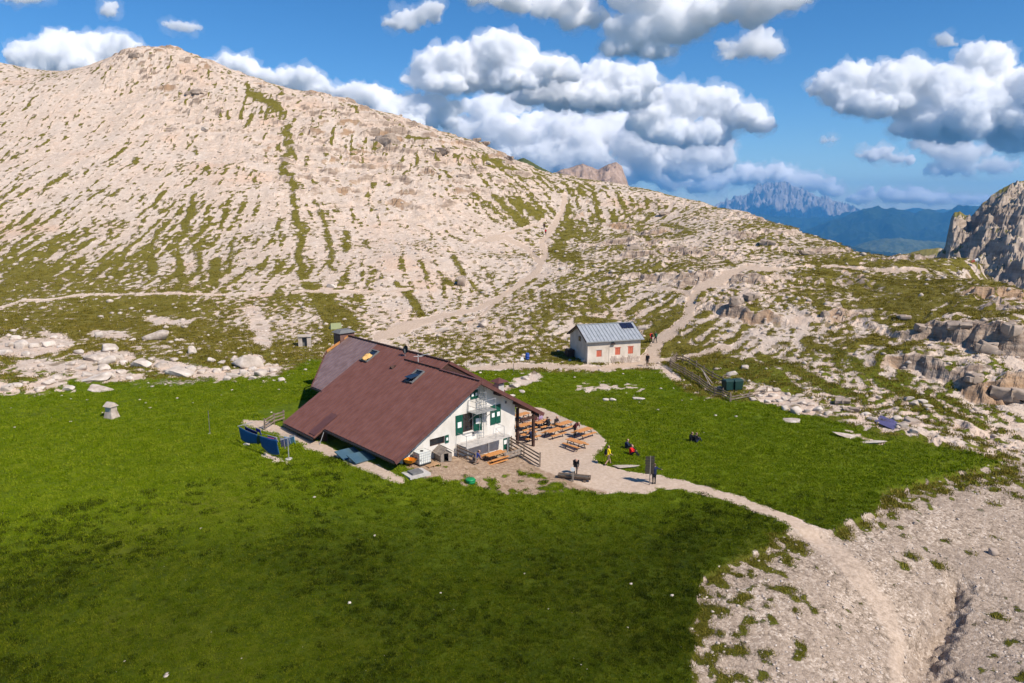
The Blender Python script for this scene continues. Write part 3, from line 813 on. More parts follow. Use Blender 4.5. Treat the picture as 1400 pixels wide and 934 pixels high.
CLOUDS = [
    ('grey white cloud bank behind the saddle beside the highest summit', 15000, [(45, 80, 38, 22), (75, 66, 30, 20), (112, 82, 50, 20), (160, 66, 36, 18), (90, 96, 60, 14)], 4.5, 102),
    ('white cloud rising behind the steep shoulder just below the summit', 16000, [(318, 92, 28, 16), (345, 108, 26, 14), (398, 112, 34, 17), (428, 126, 24, 14)], 3.5, 140),
    ('white cloud bank lying along the middle of the ridge', 17000, [(480, 132, 32, 14), (508, 132, 30, 16), (556, 150, 38, 18), (596, 148, 34, 20), (575, 165, 50, 18)], 3.2, 185),
    ('tall domed cumulus cloud with two heads high above the ridge', 17000, [(594, 92, 22, 24), (630, 84, 28, 24), (676, 68, 34, 24), (705, 92, 44, 24), (748, 96, 36, 18), (640, 112, 62, 18), (575, 110, 22, 11), (700, 112, 60, 14)], 2.8, 128),
    ('rounded white cumulus cloud with bright crown beside the domed one', 18500, [(735, 128, 32, 17), (780, 122, 42, 22), (826, 112, 38, 26), (862, 116, 28, 20), (815, 136, 70, 18), (880, 134, 22, 14)], 2.8, 152),
    ('bright billowing cumulus cloud ending in a rounded tip', 20000, [(905, 160, 40, 26), (936, 140, 34, 24), (980, 142, 28, 22), (1004, 162, 34, 20), (1034, 168, 20, 13), (935, 182, 60, 18)], 2.8, 204),
    ('broad grey based cloud mass sitting low over the distant brown peak', 24000, [(660, 150, 34, 16), (700, 142, 26, 13), (640, 182, 40, 20), (700, 188, 50, 26), (760, 178, 48, 26), (820, 180, 56, 26), (870, 196, 50, 28), (930, 200, 44, 26), (770, 215, 60, 26), (700, 215, 50, 18), (840, 238, 70, 18), (960, 215, 34, 22), (860, 230, 60, 18), (930, 232, 40, 16)], 4.0, 262),
    ('pinkish cloud heaped around the far pale mountain', 29000, [(920, 248, 30, 12), (962, 250, 30, 14), (985, 240, 16, 14), (1030, 240, 26, 14), (1060, 238, 20, 13), (1090, 250, 32, 13), (1120, 250, 22, 11), (1142, 262, 16, 9)], 3.0, 284),
    ('great billowing cumulus cloud above the dark crag', 19000, [(1146, 122, 28, 22), (1180, 112, 30, 20), (1215, 122, 32, 26), (1238, 108, 24, 24), (1200, 142, 48, 20), (1262, 146, 36, 22), (1312, 122, 38, 32), (1350, 84, 28, 24), (1368, 135, 46, 38), (1320, 165, 60, 28), (1262, 176, 36, 16), (1390, 180, 34, 30), (1420, 150, 60, 50)], 3.0, 215),
    ('thin pale lower part of the great cumulus cloud', 22000, [(1310, 208, 44, 16), (1296, 232, 40, 11), (1362, 226, 34, 12), (1270, 196, 26, 10)], 8.0, 250),
    ('small flat cloud below the great cumulus', 26000, [(1192, 213, 20, 7), (1208, 208, 14, 9), (1230, 218, 20, 5)], 3.0, 222),
    ('grey white cloud cut off by the sky above the domed cumulus', 12000, [(650, -6, 40, 12), (705, 2, 44, 16), (765, 8, 50, 18), (796, 26, 30, 14)], 5.5, 44),
    ('large grey cloud hanging from the top of the sky', 11500, [(890, -6, 60, 30), (870, 40, 44, 26), (850, 66, 28, 12), (930, 34, 56, 28), (985, 10, 56, 26), (1040, 0, 46, 20), (1085, -2, 24, 16), (900, 70, 30, 12)], 6.0, 84),
    ('thin ragged cloud hanging below the large grey one', 12500, [(1020, 64, 32, 13), (1052, 66, 22, 15), (1000, 76, 20, 6), (1036, 50, 14, 10)], 7.5, 86),
    ('small wedge shaped cloud high in the clear blue sky', 12500, [(545, 32, 22, 8), (566, 24, 28, 11), (588, 14, 14, 12)], 5.5, 42),
    ('faint wisp of cloud above the summit', 12500, [(238, 36, 16, 6), (258, 38, 22, 5)], 8.0, 46),
    ('tiny tall puff of cloud near the upper corner of the sky', 12500, [(148, 14, 8, 11)], 6.0, 30),
    ('dull cloud sliver in the upper corner of the sky', 12000, [(10, -4, 34, 9), (50, -2, 26, 6)], 7.0, 10),
    ('small round puff of cloud in the blue gap', 13000, [(1136, 191, 10, 5)], 7.0, 204),
    ('small pale puff near the far pale mountain', 29500, [(1180, 270, 14, 8), (1186, 266, 8, 8)], 3.0, 284),
    ('low cloud strip over the blue wooded mountain', 29500, [(1216, 266, 14, 12), (1236, 270, 22, 8), (1272, 272, 30, 8), (1320, 274, 36, 6), (1250, 262, 12, 8)], 3.4, 284),
    ('little wisp of cloud beside the great cumulus', 16000, [(1290, 54, 12, 7), (1300, 60, 8, 4)], 6.5, 66),
]
for k, (lb, D, bl, mfp, fl) in enumerate(CLOUDS):
    cloud(lb, D, [(x, y, rx * 1.16, ry * 1.28) for x, y, rx, ry in bl], mfp, 2.0, k, fl)

# ------------------------------------------------------------------ the air between here and the far mountains
def haze():
    x0, x1, y0, y1, z0, z1 = -30000, 30000, -120, 26800, -1400, 800
    v = [(x, y, z) for z in (z0, z1) for y in (y0, y1) for x in (x0, x1)]
    f = [(0, 2, 3, 1), (4, 5, 7, 6), (0, 1, 5, 4), (2, 6, 7, 3), (0, 4, 6, 2), (1, 3, 7, 5)]
    me = bpy.data.meshes.new('haze'); me.from_pydata(v, [], f); me.update()
    m = bpy.data.materials.new('haze_air'); m.use_nodes = True
    nt = m.node_tree; nt.nodes.clear()
    out = nt.nodes.new('ShaderNodeOutputMaterial'); vo = nt.nodes.new('ShaderNodeVolumePrincipled')
    vo.inputs['Color'].default_value = (.13, .50, 1.0, 1)
    vo.inputs['Density'].default_value = 4.0e-5
    vo.inputs['Anisotropy'].default_value = 0.0
    nt.links.new(vo.outputs[0], out.inputs['Volume'])
    me.materials.append(m)
    o = link(bpy.data.objects.new('haze', me)); o['kind'] = 'stuff'
    o.display_type = 'WIRE'
haze()

# ------------------------------------------------------------------ object helpers
def mat(name, c0, rough=.8, c1=None, scale=3.0, metal=0.0, spec=.3, bump=0.0, stretch=None, world_co=False):
    m, nt, b = new_mat(name)
    L = nt.links.new
    c1 = c1 or tuple(min(1, x * 1.35) for x in c0)
    tc = nd(nt, 'ShaderNodeTexCoord')
    vec = nd(nt, 'ShaderNodeNewGeometry').outputs['Position'] if world_co else tc.outputs['Object']
    if stretch:
        mp = nd(nt, 'ShaderNodeMapping'); L(vec, mp.inputs[0]); mp.inputs['Scale'].default_value = stretch; vec = mp.outputs[0]
    n = noise(nt, vec, scale, 4, .6).outputs['Fac']
    L(ramp(nt, n, [(.3, c0), (.7, c1)]), b.inputs['Base Color'])
    b.inputs['Roughness'].default_value = rough
    b.inputs['Metallic'].default_value = metal
    b.inputs['Specular IOR Level'].default_value = spec
    if bump:
        bp = nd(nt, 'ShaderNodeBump'); bp.inputs['Strength'].default_value = bump; bp.inputs['Distance'].default_value = .05
        L(n, bp.inputs['Height']); L(bp.outputs[0], b.inputs['Normal'])
    return m

M['plaster'] = mat('white_plaster', (.55, .51, .45), .9, (.71, .68, .63), 1.1, 0, .3, .1, (1, 1, .45), True)
M['plaster_cream'] = mat('cream_plaster', (.48, .41, .33), .9, (.68, .61, .52), 1.0, 0, .3, .1, (1, 1, .5), True)
M['roof_metal'] = mat('brown_roof_metal', (.150, .058, .042), .55, (.205, .090, .070), 1.3, 0, .3, 0, None, True)
M['roof_pale'] = mat('sky_sheen_roof_metal', (.16, .095, .085), .36, (.25, .17, .16), 1.6, 0, .6, 0, None, True)  # grey sky sheen of the far roof block put into its base colour
M['roof_trim'] = mat('brown_trim', (.10, .040, .034), .5, (.14, .06, .05), 2)
M['dark_wood'] = mat('dark_brown_wood', (.040, .018, .013), .7, (.075, .036, .025), 4)
M['grey_wood'] = mat('weathered_grey_wood', (.17, .14, .115), .85, (.33, .28, .235), 3.0, 0, .2, .3)
M['fence_wood'] = mat('fence_wood', (.13, .095, .07), .85, (.30, .235, .18), 2.5, 0, .2, .3)
M['orange_wood'] = mat('varnished_larch', (.46, .19, .055), .55, (.62, .29, .095), 3.0)
M['pallet_wood'] = mat('pallet_wood', (.30, .17, .08), .8, (.48, .30, .16), 3)
M['black_metal'] = mat('black_metal', (.014, .013, .013), .5, (.03, .028, .026), 5)
M['steel'] = mat('galvanised_steel', (.30, .30, .30), .45, (.48, .48, .47), 6, .4, .5)
M['zinc'] = mat('zinc_roof', (.30, .32, .34), .45, (.42, .44, .46), 1.5, .2, .5)
M['green_paint'] = mat('green_paint', (.004, .062, .040), .5, (.008, .085, .055), 4)
M['white_paint'] = mat('white_paint', (.72, .72, .70), .5, (.80, .80, .78), 4)
M['red_paint'] = mat('orange_red_paint', (.44, .10, .055), .6, (.54, .15, .085), 4)
M['glass'] = mat('dark_glass', (.012, .014, .017), .08, (.02, .024, .03), 2, 0, .8)
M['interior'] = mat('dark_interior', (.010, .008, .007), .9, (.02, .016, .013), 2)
M['solar'] = mat('solar_glass', (.010, .012, .030), .12, (.02, .022, .045), 2, 0, .7)
M['collector'] = mat('collector_glass', (.055, .105, .135), .10, (.08, .14, .17), 1.5, 0, .9)
M['concrete'] = mat('concrete', (.40, .37, .34), .9, (.54, .50, .46), 2.5, 0, .2, .2)
M['grey_cover'] = mat('grey_cover', (.12, .12, .12), .8, (.18, .175, .17), 4)
M['plastic_white'] = mat('tank_plastic', (.62, .63, .58), .4, (.72, .73, .68), 2)
M['orange_plastic'] = mat('orange_plastic', (.75, .24, .015), .45, (.85, .31, .03), 3)
M['green_plastic'] = mat('green_plastic', (.010, .20, .062), .4, (.02, .26, .09), 3)
M['bin_green'] = mat('bin_dark_green', (.008, .032, .028), .45, (.015, .05, .042), 3)
M['blue_plastic'] = mat('blue_plastic', (.012, .055, .28), .4, (.02, .08, .36), 3)
M['rubber'] = mat('black_rubber', (.012, .012, .012), .8)
M['stone'] = mat('limestone', (.32, .255, .205), .95, (.62, .53, .45), 1.6, 0, .15, .7, None, True)
M['boulder'] = mat('white_limestone', (.36, .295, .24), .95, (.68, .60, .52), .9, 0, .15, .9, None, True)
M['grey_rock'] = mat('grey_rock', (.20, .155, .12), .95, (.46, .37, .30), .6, 0, .15, .9, None, True)
M['brick_clad'] = mat('brown_cladding', (.13, .065, .05), .8, (.20, .11, .085), 3)
M['log'] = mat('old_log', (.10, .07, .05), .9, (.24, .175, .13), 4, 0, .2, .5, (1, 6, 6))
M['water'] = mat('trough_water', (.05, .06, .06), .05, (.07, .08, .08), 2, 0, .8)
M['tarp'] = mat('violet_tarp', (.085, .075, .17), .55, (.11, .10, .21), 1)
M['sign_wood'] = mat('sign_board', (.030, .024, .020), .7, (.055, .044, .036), 4)
M['skin'] = mat('skin', (.42, .24, .17), .6, (.48, .29, .21), 6)
M['hair'] = mat('dark_hair', (.02, .014, .01), .7)
def cloth(name, c0):
    key = 'cloth_' + name
    if key not in M: M[key] = mat(key, c0, .85, tuple(min(1, x * 1.25 + .004) for x in c0), 6, 0, .2)
    return M[key]

class MB:
    def __init__(self, T=None):
        self.v, self.f, self.T = [], [], T
    def add(self, pts, faces):
        n = len(self.v)
        self.v += [tuple(map(float, (self.T(*p) if self.T else p))) for p in pts]
        self.f += [tuple(i + n for i in q) for q in faces]
        return self
    def box(self, x0, x1, y0, y1, z0, z1):
        p = [(x, y, z) for z in (z0, z1) for y in (y0, y1) for x in (x0, x1)]
        return self.add(p, [(0, 2, 3, 1), (4, 5, 7, 6), (0, 1, 5, 4), (2, 6, 7, 3), (0, 4, 6, 2), (1, 3, 7, 5)])
    def beam(self, p0, p1, w, h, up=(0, 0, 1)):
        p0, p1 = Vector(p0), Vector(p1)
        d = (p1 - p0).normalized(); s = d.cross(Vector(up))
        if s.length < 1e-4: s = d.cross(Vector((0, 1, 0)))
        s.normalize(); u = s.cross(d)
        P = [p + s * (a * w / 2) + u * (b * h / 2) for p in (p0, p1) for a, b in ((-1, -1), (1, -1), (1, 1), (-1, 1))]
        return self.add([tuple(q) for q in P], [(0, 1, 2, 3), (7, 6, 5, 4), (0, 4, 5, 1), (1, 5, 6, 2), (2, 6, 7, 3), (3, 7, 4, 0)])
    def cyl(self, p0, p1, r0, r1=None, n=8):
        r1 = r0 if r1 is None else r1
        p0, p1 = Vector(p0), Vector(p1)
        d = (p1 - p0).normalized(); s = d.cross(Vector((0, 0, 1)))
        if s.length < 1e-4: s = Vector((1, 0, 0))
        s.normalize(); u = s.cross(d)
        P = [p + (s * math.cos(2 * math.pi * k / n) + u * math.sin(2 * math.pi * k / n)) * r for p, r in ((p0, r0), (p1, r1)) for k in range(n)]
        F_ = [(k, (k + 1) % n, n + (k + 1) % n, n + k) for k in range(n)] + [tuple(range(n))[::-1], tuple(range(n, 2 * n))]
        return self.add([tuple(q) for q in P], F_)
    def tube(self, pts, r, n=6):
        for a, b in zip(pts[:-1], pts[1:]): self.cyl(a, b, r, r, n)
        return self
    def prism(self, poly, vec):
        n = len(poly); v = Vector(vec)
        P = [Vector(p) for p in poly]; P = P + [p + v for p in P]
        return self.add([tuple(p) for p in P], [tuple(range(n))[::-1], tuple(range(n, 2 * n))] + [(k, (k + 1) % n, n + (k + 1) % n, n + k) for k in range(n)])
    def ball(self, c_, r, sub=2):
        iv, if_ = ICO[sub]; r = r if hasattr(r, '__len__') else (r, r, r)
        return self.add([(c_[0] + q[0] * r[0], c_[1] + q[1] * r[1], c_[2] + q[2] * r[2]) for q in iv], [tuple(q) for q in if_])
    def mesh(self, name, m, org=(0, 0, 0), sm=False):
        me = bpy.data.meshes.new(name)
        v = (np.array(self.v) - np.array(org))
        me.from_pydata(v.tolist(), [], self.f)
        bm = bmesh.new(); bm.from_mesh(me); bmesh.ops.recalc_face_normals(bm, faces=bm.faces); bm.to_mesh(me); bm.free()
        me.materials.append(m)
        if sm: smooth(me)
        return me
    def build(self, name, m, parent=None, sm=False):
        """parent given: world coordinates are kept relative to the parent's place (parents here are unrotated unless built at the origin)"""
        org = tuple(parent.location) if (parent is not None and parent.get('_w')) else (0, 0, 0)
        if parent is None:
            v = np.array(self.v); org = ((v[:, 0].min() + v[:, 0].max()) / 2, (v[:, 1].min() + v[:, 1].max()) / 2, v[:, 2].min())
        o = bpy.data.objects.new(name, self.mesh(name, m, org, sm))
        if parent is None: o.location = org
        return link(o, parent)

def tag(o, label, cat, group=None):
    o['label'] = label; o['category'] = cat
    if group: o['group'] = group
    return o

def thing(name, label, cat, loc=(0, 0, 0), rz=0.0, group=None, world=False):
    o = bpy.data.objects.new(name, None)
    o.empty_display_size = .3
    o.location = tuple(map(float, loc)); o.rotation_euler = (0, 0, rz)
    if world: o['_w'] = 1
    link(o)
    return tag(o, label, cat, group)

def dup(root, loc, rz, label=None):
    r = root.copy(); link(r); r.location = tuple(map(float, loc)); r.rotation_euler = (0, 0, rz)
    if label: r['label'] = label
    for ch in list(root.children):
        c_ = ch.copy(); link(c_, r)
        for g_ in list(ch.children):
            link(g_.copy(), c_)
    return r

def share(o, parent, off):
    c_ = o.copy(); link(c_, parent); c_.location = Vector(o.location) + Vector(off)
    return c_

# ------------------------------------------------------------------ the mountain hut (large house)
H = hp
SL = math.tan(R(30))
def zl(b): return 1.75 + (b + 13.8) * SL          # the long roof slope towards the meadow
def zr(b): return 6.81 - (b + 5.03) * SL          # terrace slope, front part
def zr2(b): return 7.43 - (b + 3.95) * SL         # terrace slope, rear part
chalet = thing('mountain_hut', 'large white mountain hut with a long brown metal roof reaching almost to the ground', 'house', H(8, -6, 0), world=True)
CL = Vector(chalet.location)

def wall_cells(bs, top, holes, a0, a1, zb):
    """wall in the gable plane cut round its openings; bs: break points along b"""
    w = MB(H)
    bs = sorted(set(bs + [x for h_ in holes for x in h_[:2]]))
    for b0, b1 in zip(bs[:-1], bs[1:]):
        cuts = sorted([(h_[2], h_[3]) for h_ in holes if h_[0] <= b0 + 1e-6 and h_[1] >= b1 - 1e-6])
        z = zb
        for (c0, c1) in cuts:
            w.box(a0, a1, b0, b1, z, c0); z = c1
        t0, t1 = top(b0), top(b1)
        w.add([(a0, b0, z), (a1, b0, z), (a1, b1, z), (a0, b1, z), (a0, b0, t0), (a1, b0, t0), (a1, b1, t1), (a0, b1, t1)],
              [(0, 1, 2, 3), (4, 5, 6, 7), (0, 1, 5, 4), (1, 2, 6, 5), (2, 3, 7, 6), (3, 0, 4, 7)])
    return w
gtop = lambda b: min(zl(b), zr(b)) - .16
holes = [(-6.30, -5.12, 2.1, 3.8), (-3.08, -1.86, 2.17, 3.92), (-5.38, -4.56, 5.02, 5.75), (-9.9, -8.3, 1.62, 2.28), (-1.5, -.66, -1.1, .62)]
w = wall_cells([-12.7, -5.03, 0.0], gtop, holes, 0, .35, -1.3)
gable = w.build('gable_wall', M['plaster'], chalet)
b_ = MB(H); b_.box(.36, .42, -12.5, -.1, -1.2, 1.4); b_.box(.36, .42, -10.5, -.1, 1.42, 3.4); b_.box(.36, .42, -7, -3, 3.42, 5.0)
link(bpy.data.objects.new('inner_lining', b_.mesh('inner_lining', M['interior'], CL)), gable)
# remaining walls
MB(H).box(.36, 10.7, -12.7, -12.4, -1.2, zl(-12.7) - .2).build('meadow_wall', M['plaster'], chalet)
MB(H).box(10.8, 16.5, -14.1, -13.8, -1.2, zl(-14.1) - .2).build('low_rear_wall', M['dark_wood'], chalet)
MB(H).box(.36, 10.7, -.3, 0, -1.3, zr(0) - .2).build('terrace_wall', M['plaster'], chalet)
MB(H).box(10.7, 22.5, -.3, 0, -1.3, zr2(0) - .2).build('rear_terrace_wall', M['plaster'], chalet)
w2 = MB(H)
w2.add([(22.2, -8.0, -.5), (22.2, 0, -.5), (22.2, 0, zr2(0) - .2), (22.2, -3.95, 7.2), (22.2, -8.0, zl(-8) - .2), (22.5, -8.0, -.5), (22.5, 0, -.5), (22.5, 0, zr2(0) - .2), (22.5, -3.95, 7.2), (22.5, -8.0, zl(-8) - .2)],
       [(0, 1, 2, 3, 4), (9, 8, 7, 6, 5), (0, 5, 6, 1), (1, 6, 7, 2), (2, 7, 8, 3), (3, 8, 9, 4), (4, 9, 5, 0)])
w2.build('rear_gable_wall', M['plaster'], chalet)
# stone base of the gable at the terrace corner: single stones
rs = random.Random(3)
sb = None
for i in range(4):
    for j in range(3):
        q = MB(H); b0 = -.62 + j * .205 + (i % 2) * .04; z0 = -1.0 + i * .34
        q.box(-.07 - rs.random() * .03, -.004, b0, b0 + .185, z0, z0 + .31)
        link(bpy.data.objects.new('stone', q.mesh('stone', M['stone'], CL)), gable)
# roof deck (boards under the metal)
roof = MB(H)
def slab(mb, a0, a1, b0, b1, fz, t0, t1):
    p = [(a, b, fz(b) - t) for t in (t0, t1) for a, b in ((a0, b0), (a1, b0), (a1, b1), (a0, b1))]
    mb.add(p, [(0, 1, 2, 3), (7, 6, 5, 4), (0, 4, 5, 1), (1, 5, 6, 2), (2, 6, 7, 3), (3, 7, 4, 0)])
slab(roof, -1.0, 10.8, -14.0, -5.03, zl, .05, .17)
slab(roof, -1.0, 10.8, -5.02, 2.7, zr, .05, .17)
slab(roof, 10.8, 16.9, -15.1, -3.95, zl, .05, .17)
slab(roof, 4.9, 10.79, -5.02, -3.95, zl, .05, .17)
slab(roof, 16.91, 19.3, -10.75, -3.95, zl, .05, .17)
slab(roof, 4.9, 23.3, -3.94, 3.0, zr2, .05, .17)
roof_o = roof.build('roof', M['dark_wood'], chalet)
# metal roof panels, each with its standing seam
def panel(a0, a1, b0, b1, fz, m, b0b=None):
    q = MB(H); b0b = b0 if b0b is None else b0b
    t = .05
    P = [(a0, b0, fz(b0)), (a1 - .02, b0b, fz(b0b)), (a1 - .02, b1, fz(b1)), (a0, b1, fz(b1))]
    pts = [(a, b, z - t) for a, b, z in P] + P
    q.add(pts, [(3, 2, 1, 0), (4, 5, 6, 7), (0, 1, 5, 4), (1, 2, 6, 5), (2, 3, 7, 6), (3, 0, 4, 7)])
    S = [(a0, b0, fz(b0) + .003), (a0 + .05, b0, fz(b0) + .003), (a0 + .05, b1, fz(b1) + .003), (a0, b1, fz(b1) + .003)]
    pts = S + [(a, b, z + .045) for a, b, z in S]
    q.add(pts, [(3, 2, 1, 0), (4, 5, 6, 7), (0, 1, 5, 4), (1, 2, 6, 5), (2, 3, 7, 6), (3, 0, 4, 7)])
    return q
step = .59
# panels are children of the roof part: keep their mesh in the hut's own frame
def panel_child(q, m):
    me = q.mesh('roof_panel', m, CL)
    return link(bpy.data.objects.new('roof_panel', me), roof_o)
n_f = 20
first = panel_child(panel(-1.0, -1.0 + step, -14.05, -5.0, zl, None), M['roof_metal'])
for k in range(1, n_f):
    share(first, roof_o, HA * step * k)
fr_ = panel_child(panel(-1.0, -1.0 + step, 2.75, -5.06, zr, None), M['roof_metal'])
for k in range(1, n_f):
    share(fr_, roof_o, HA * step * k)
a = 10.8; k = 0
while a < 23.2:
    a1 = min(a + step, 23.35)
    lo = lambda q: -15.15 if q < 16.85 else (-10.8 if q < 19.3 else -10.85 + (q - 19.3) * .945)
    am = (a + a1) / 2
    if a < 16.85:
        panel_child(panel(a, a1, -15.15, -3.93, zl, None), M['roof_metal'])
    elif a < 19.2:
        panel_child(panel(a, a1, -10.8, -3.93, zl, None), M['roof_pale'])
    else:
        panel_child(panel(a, a1, lo(a + 1e-3), -3.93, zl, None, lo(a1 + 1e-3)), M['roof_pale'])
    a += step
a = 4.9
while a < 10.79:
    panel_child(panel(a, min(a + step, 10.8), -4.98, -3.93, zl, None), M['roof_metal']); a += step
a = 4.9
while a < 23.2:
    panel_child(panel(a, min(a + step, 23.3), 3.05, -3.96, zr2, None), M['roof_metal']); a += step
# ridge caps, verge boards, gutters
def part(name, mb, m, parent=chalet):
    return mb.build(name, m, parent)
part('ridge_cap', MB(H).beam((-1.05, -5.03, 6.86), (4.9, -5.03, 6.86), .26, .07), M['roof_trim'])
part('ridge_cap', MB(H).beam((4.85, -3.95, 7.48), (23.4, -3.95, 7.48), .26, .09), M['dark_wood'])
part('step_flashing', MB(H).beam((4.9, -5.03, 6.90), (10.8, -5.03, 6.90), .08, .12), M['dark_wood'])
for (b0, b1, fz, nm) in ((-14.1, -5.03, zl, 'verge_board'), (2.8, -5.03, zr, 'verge_board')):
    part(nm, MB(H).beam((-1.06, b0, fz(b0) - .07), (-1.06, b1, fz(b1) - .07), .07, .34), M['roof_trim'])
part('verge_board', MB(H).beam((10.83, -15.2, zl(-15.2) + .05), (10.83, -14.1, zl(-14.1) + .05), .05, .12), M['roof_trim'])
part('verge_board', MB(H).beam((23.95, -6.5, zl(-6.5) - .02), (23.42, -3.95, zl(-3.95) - .02), .06, .25), M['orange_wood'])
part('verge_board', MB(H).beam((19.3, -10.9, zl(-10.9) - .02), (23.95, -6.5, zl(-6.5) - .02), .06, .25), M['roof_trim'])
part('gutter', MB(H).beam((-1.0, -14.16, zl(-14.1) - .10), (10.8, -14.16, zl(-14.1) - .10), .14, .13), M['black_metal'])
part('gutter', MB(H).beam((10.8, -15.26, zl(-15.2) - .10), (16.9, -15.26, zl(-15.2) - .10), .14, .13), M['black_metal'])
part('gutter', MB(H).beam((16.9, -10.92, zl(-10.9) - .08), (19.4, -10.92, zl(-10.9) - .08), .14, .13), M['black_metal'])
part('gutter', MB(H).beam((-1.0, 2.84, zr(2.8) - .1), (10.8, 2.84, zr(2.8) - .1), .14, .13), M['black_metal'])
part('downpipe', MB(H).cyl((10.6, -14.2, zl(-14.1) - .15), (10.3, -14.9, .3), .03), M['steel'])
part('rear_gable_end', MB(H).add([(4.95, -5.0, zr(-5.0) + .02), (4.95, -3.95, 7.25), (4.95, 2.9, zr2(2.9) - .2), (4.95, 2.9, zr(2.9) + .02), (5.1, -5.0, zr(-5.0) + .02), (5.1, -3.95, 7.25), (5.1, 2.9, zr2(2.9) - .2), (5.1, 2.9, zr(2.9) + .02)],
     [(0, 1, 2, 3), (7, 6, 5, 4), (0, 4, 5, 1), (1, 5, 6, 2), (2, 6, 7, 3), (3, 7, 4, 0)]), M['dark_wood'])
part('verge_board', MB(H).beam((4.84, -3.95, 7.36), (4.84, 3.05, zr2(3.05) - .07), .07, .28), M['roof_trim'])
# purlin ends and gable posts
for b in (-12.1, -9.9, -7.6, -2.6, -.2, 2.2):
    z = min(zl(b), zr(b)) - .30
    part('purlin', MB(H).box(-.95, -.003, b - .1, b + .1, z - .11, z + .11), M['dark_wood'])
for b in (-10.9, -8.6, -1.2):
    z = min(zl(b), zr(b)) - .62
    part('bracket', MB(H).box(-.12, -.003, b - .07, b + .07, z - .12, z + .1), M['grey_cover'])
for (a, b) in ((-.8, 1.65), (.45, .75)):
    q = hp(a, b, 0); zg = gz(q[0], q[1])
    part('post', MB(H).box(a - .11, a + .11, b - .11, b + .11, zg - .2, zr(b) - .55), M['dark_wood'])
part('tie_beam', MB(H).box(-.86, -.64, .02, 2.4, zr(2.4) - .5, zr(2.4) - .28), M['dark_wood'])
# windows and shutters
def frame_window(b0, b1, z0, z1, glass=True):
    g_ = part('window', MB(H).box(.16, .20, b0, b1, z0, z1), M['glass'])
    f_ = MB(H)
    for x0, x1, y0, y1 in ((b0, b0 + .06, z0, z1), (b1 - .06, b1, z0, z1), (b0 + .06, b1 - .06, z1 - .06, z1), (b0 + .06, b1 - .06, z0, z0 + .06)):
        f_.box(.10, .155, x0, x1, y0, y1)
    me = f_.mesh('frame', M['dark_wood'], CL); link(bpy.data.objects.new('frame', me), g_)
    return g_
for h_ in holes[:4]:
    frame_window(*h_)
def shutter(b0, b1, z0, z1, pz=.55, ang=0.0):
    """green board shutter with a white panel; ang swings it out from the wall about its b1 side"""
    def T(u, d, z):
        if ang:
            return H(-d - math.sin(ang) * u - .03, b0 + math.cos(ang) * u, z)
        return H(-d - .02, b0 + u, z)
    W_ = b1 - b0
    o = MB(T).box(0, W_, .0, .05, z0, z1).build('shutter', M['green_paint'], chalet)
    q = MB(T); zc = z0 + (z1 - z0) * .5; q.box(W_ * .25, W_ * .8, .053, .062, zc - W_ * .33, zc + W_ * .33)
    link(bpy.data.objects.new('white_panel', q.mesh('white_panel', M['white_paint'], CL)), o)
    for zz in (z0 + .12, z1 - .2):
        q = MB(T); q.box(.02, W_ - .02, .053, .07, zz, zz + .07)
        link(bpy.data.objects.new('batten', q.mesh('batten', M['green_paint'], CL)), o)
shutter(-7.10, -6.33, 2.05, 3.82)
shutter(-5.10, -4.33, 2.05, 3.82, ang=.45)
shutter(-3.09, -2.49, 2.15, 3.94)
shutter(-2.46, -1.85, 2.15, 3.94)
shutter(-5.40, -4.99, 5.0, 5.77)
shutter(-4.96, -4.55, 5.0, 5.77)
shutter(-8.28, -7.9, 1.6, 2.3)
d_ = part('door', MB(H).box(.12, .17, -1.48, -.68, -1.08, .60), M['green_paint'])
link(bpy.data.objects.new('door_panel', MB(H).box(.10, .118, -1.3, -.86, -.15, .25).mesh('door_panel', M['white_paint'], CL)), d_)
part('window_sill', MB(H).box(-.12, -.003, -6.36, -5.1, 2.0, 2.045), M['concrete'])
part('flower_box', MB(H).box(-.2, -.005, -5.2, -4.9, 1.75, 1.98), M['grey_cover'])
# skylights on the long slope
def on_slope(u, v, n):           # u along a, v up the slope, n off the roof
    return lambda a, s, k: H(a, u + s * math.cos(R(30)) - k * math.sin(R(30)), zl(u) + s * math.sin(R(30)) + k * math.cos(R(30)))
def skylight(a0, a1, b0, L_, opened):
    T = on_slope(b0, 0, 0)
    k_ = MB(T)
    for x0, x1, y0, y1 in ((a0, a1, 0, .12), (a0, a1, L_ - .12, L_), (a0, a0 + .12, .12, L_ - .12), (a1 - .12, a1, .12, L_ - .12)):
        k_.box(x0, x1, y0, y1, .03, .17)
    sk = part('skylight', k_, M['grey_cover'])
    g_ = MB(T).box(a0 + .12, a1 - .12, .12, L_ - .12, .05, .08)
    link(bpy.data.objects.new('pane', g_.mesh('pane', M['glass'], CL)), sk)
    if opened:
        T2 = lambda a, s, k: T(a, .75 + (s - .75) * math.cos(opened) - k * math.sin(opened), .22 + (s - .75) * math.sin(opened) * -1 + k)
        q = MB(T2).box(a0 + .1, a1 - .1, .15, L_ - .1, 0, .05)
        link(bpy.data.objects.new('open_sash', q.mesh('open_sash', M['glass'], CL)), sk)
skylight(6.35, 7.60, -7.2, 1.75, .35)
skylight(15.5, 16.9, -6.45, 1.8, 0)
T = on_slope(-6.35, 0, 0)
part('roof_vent', MB(T).add([(10.9, 0, .0), (11.5, 0, .0), (11.2, .05, .28), (10.9, .55, .0), (11.5, .55, .0), (11.2, .55, .06)], [(0, 1, 2), (0, 2, 5, 3), (1, 4, 5, 2), (3, 5, 4), (0, 3, 4, 1)]), M['dark_wood'])
T = on_slope(-15.0, 0, 0)
part('dark_roof_panel', MB(T).box(10.95, 12.1, .05, 2.9, .055, .075), M['roof_trim'])
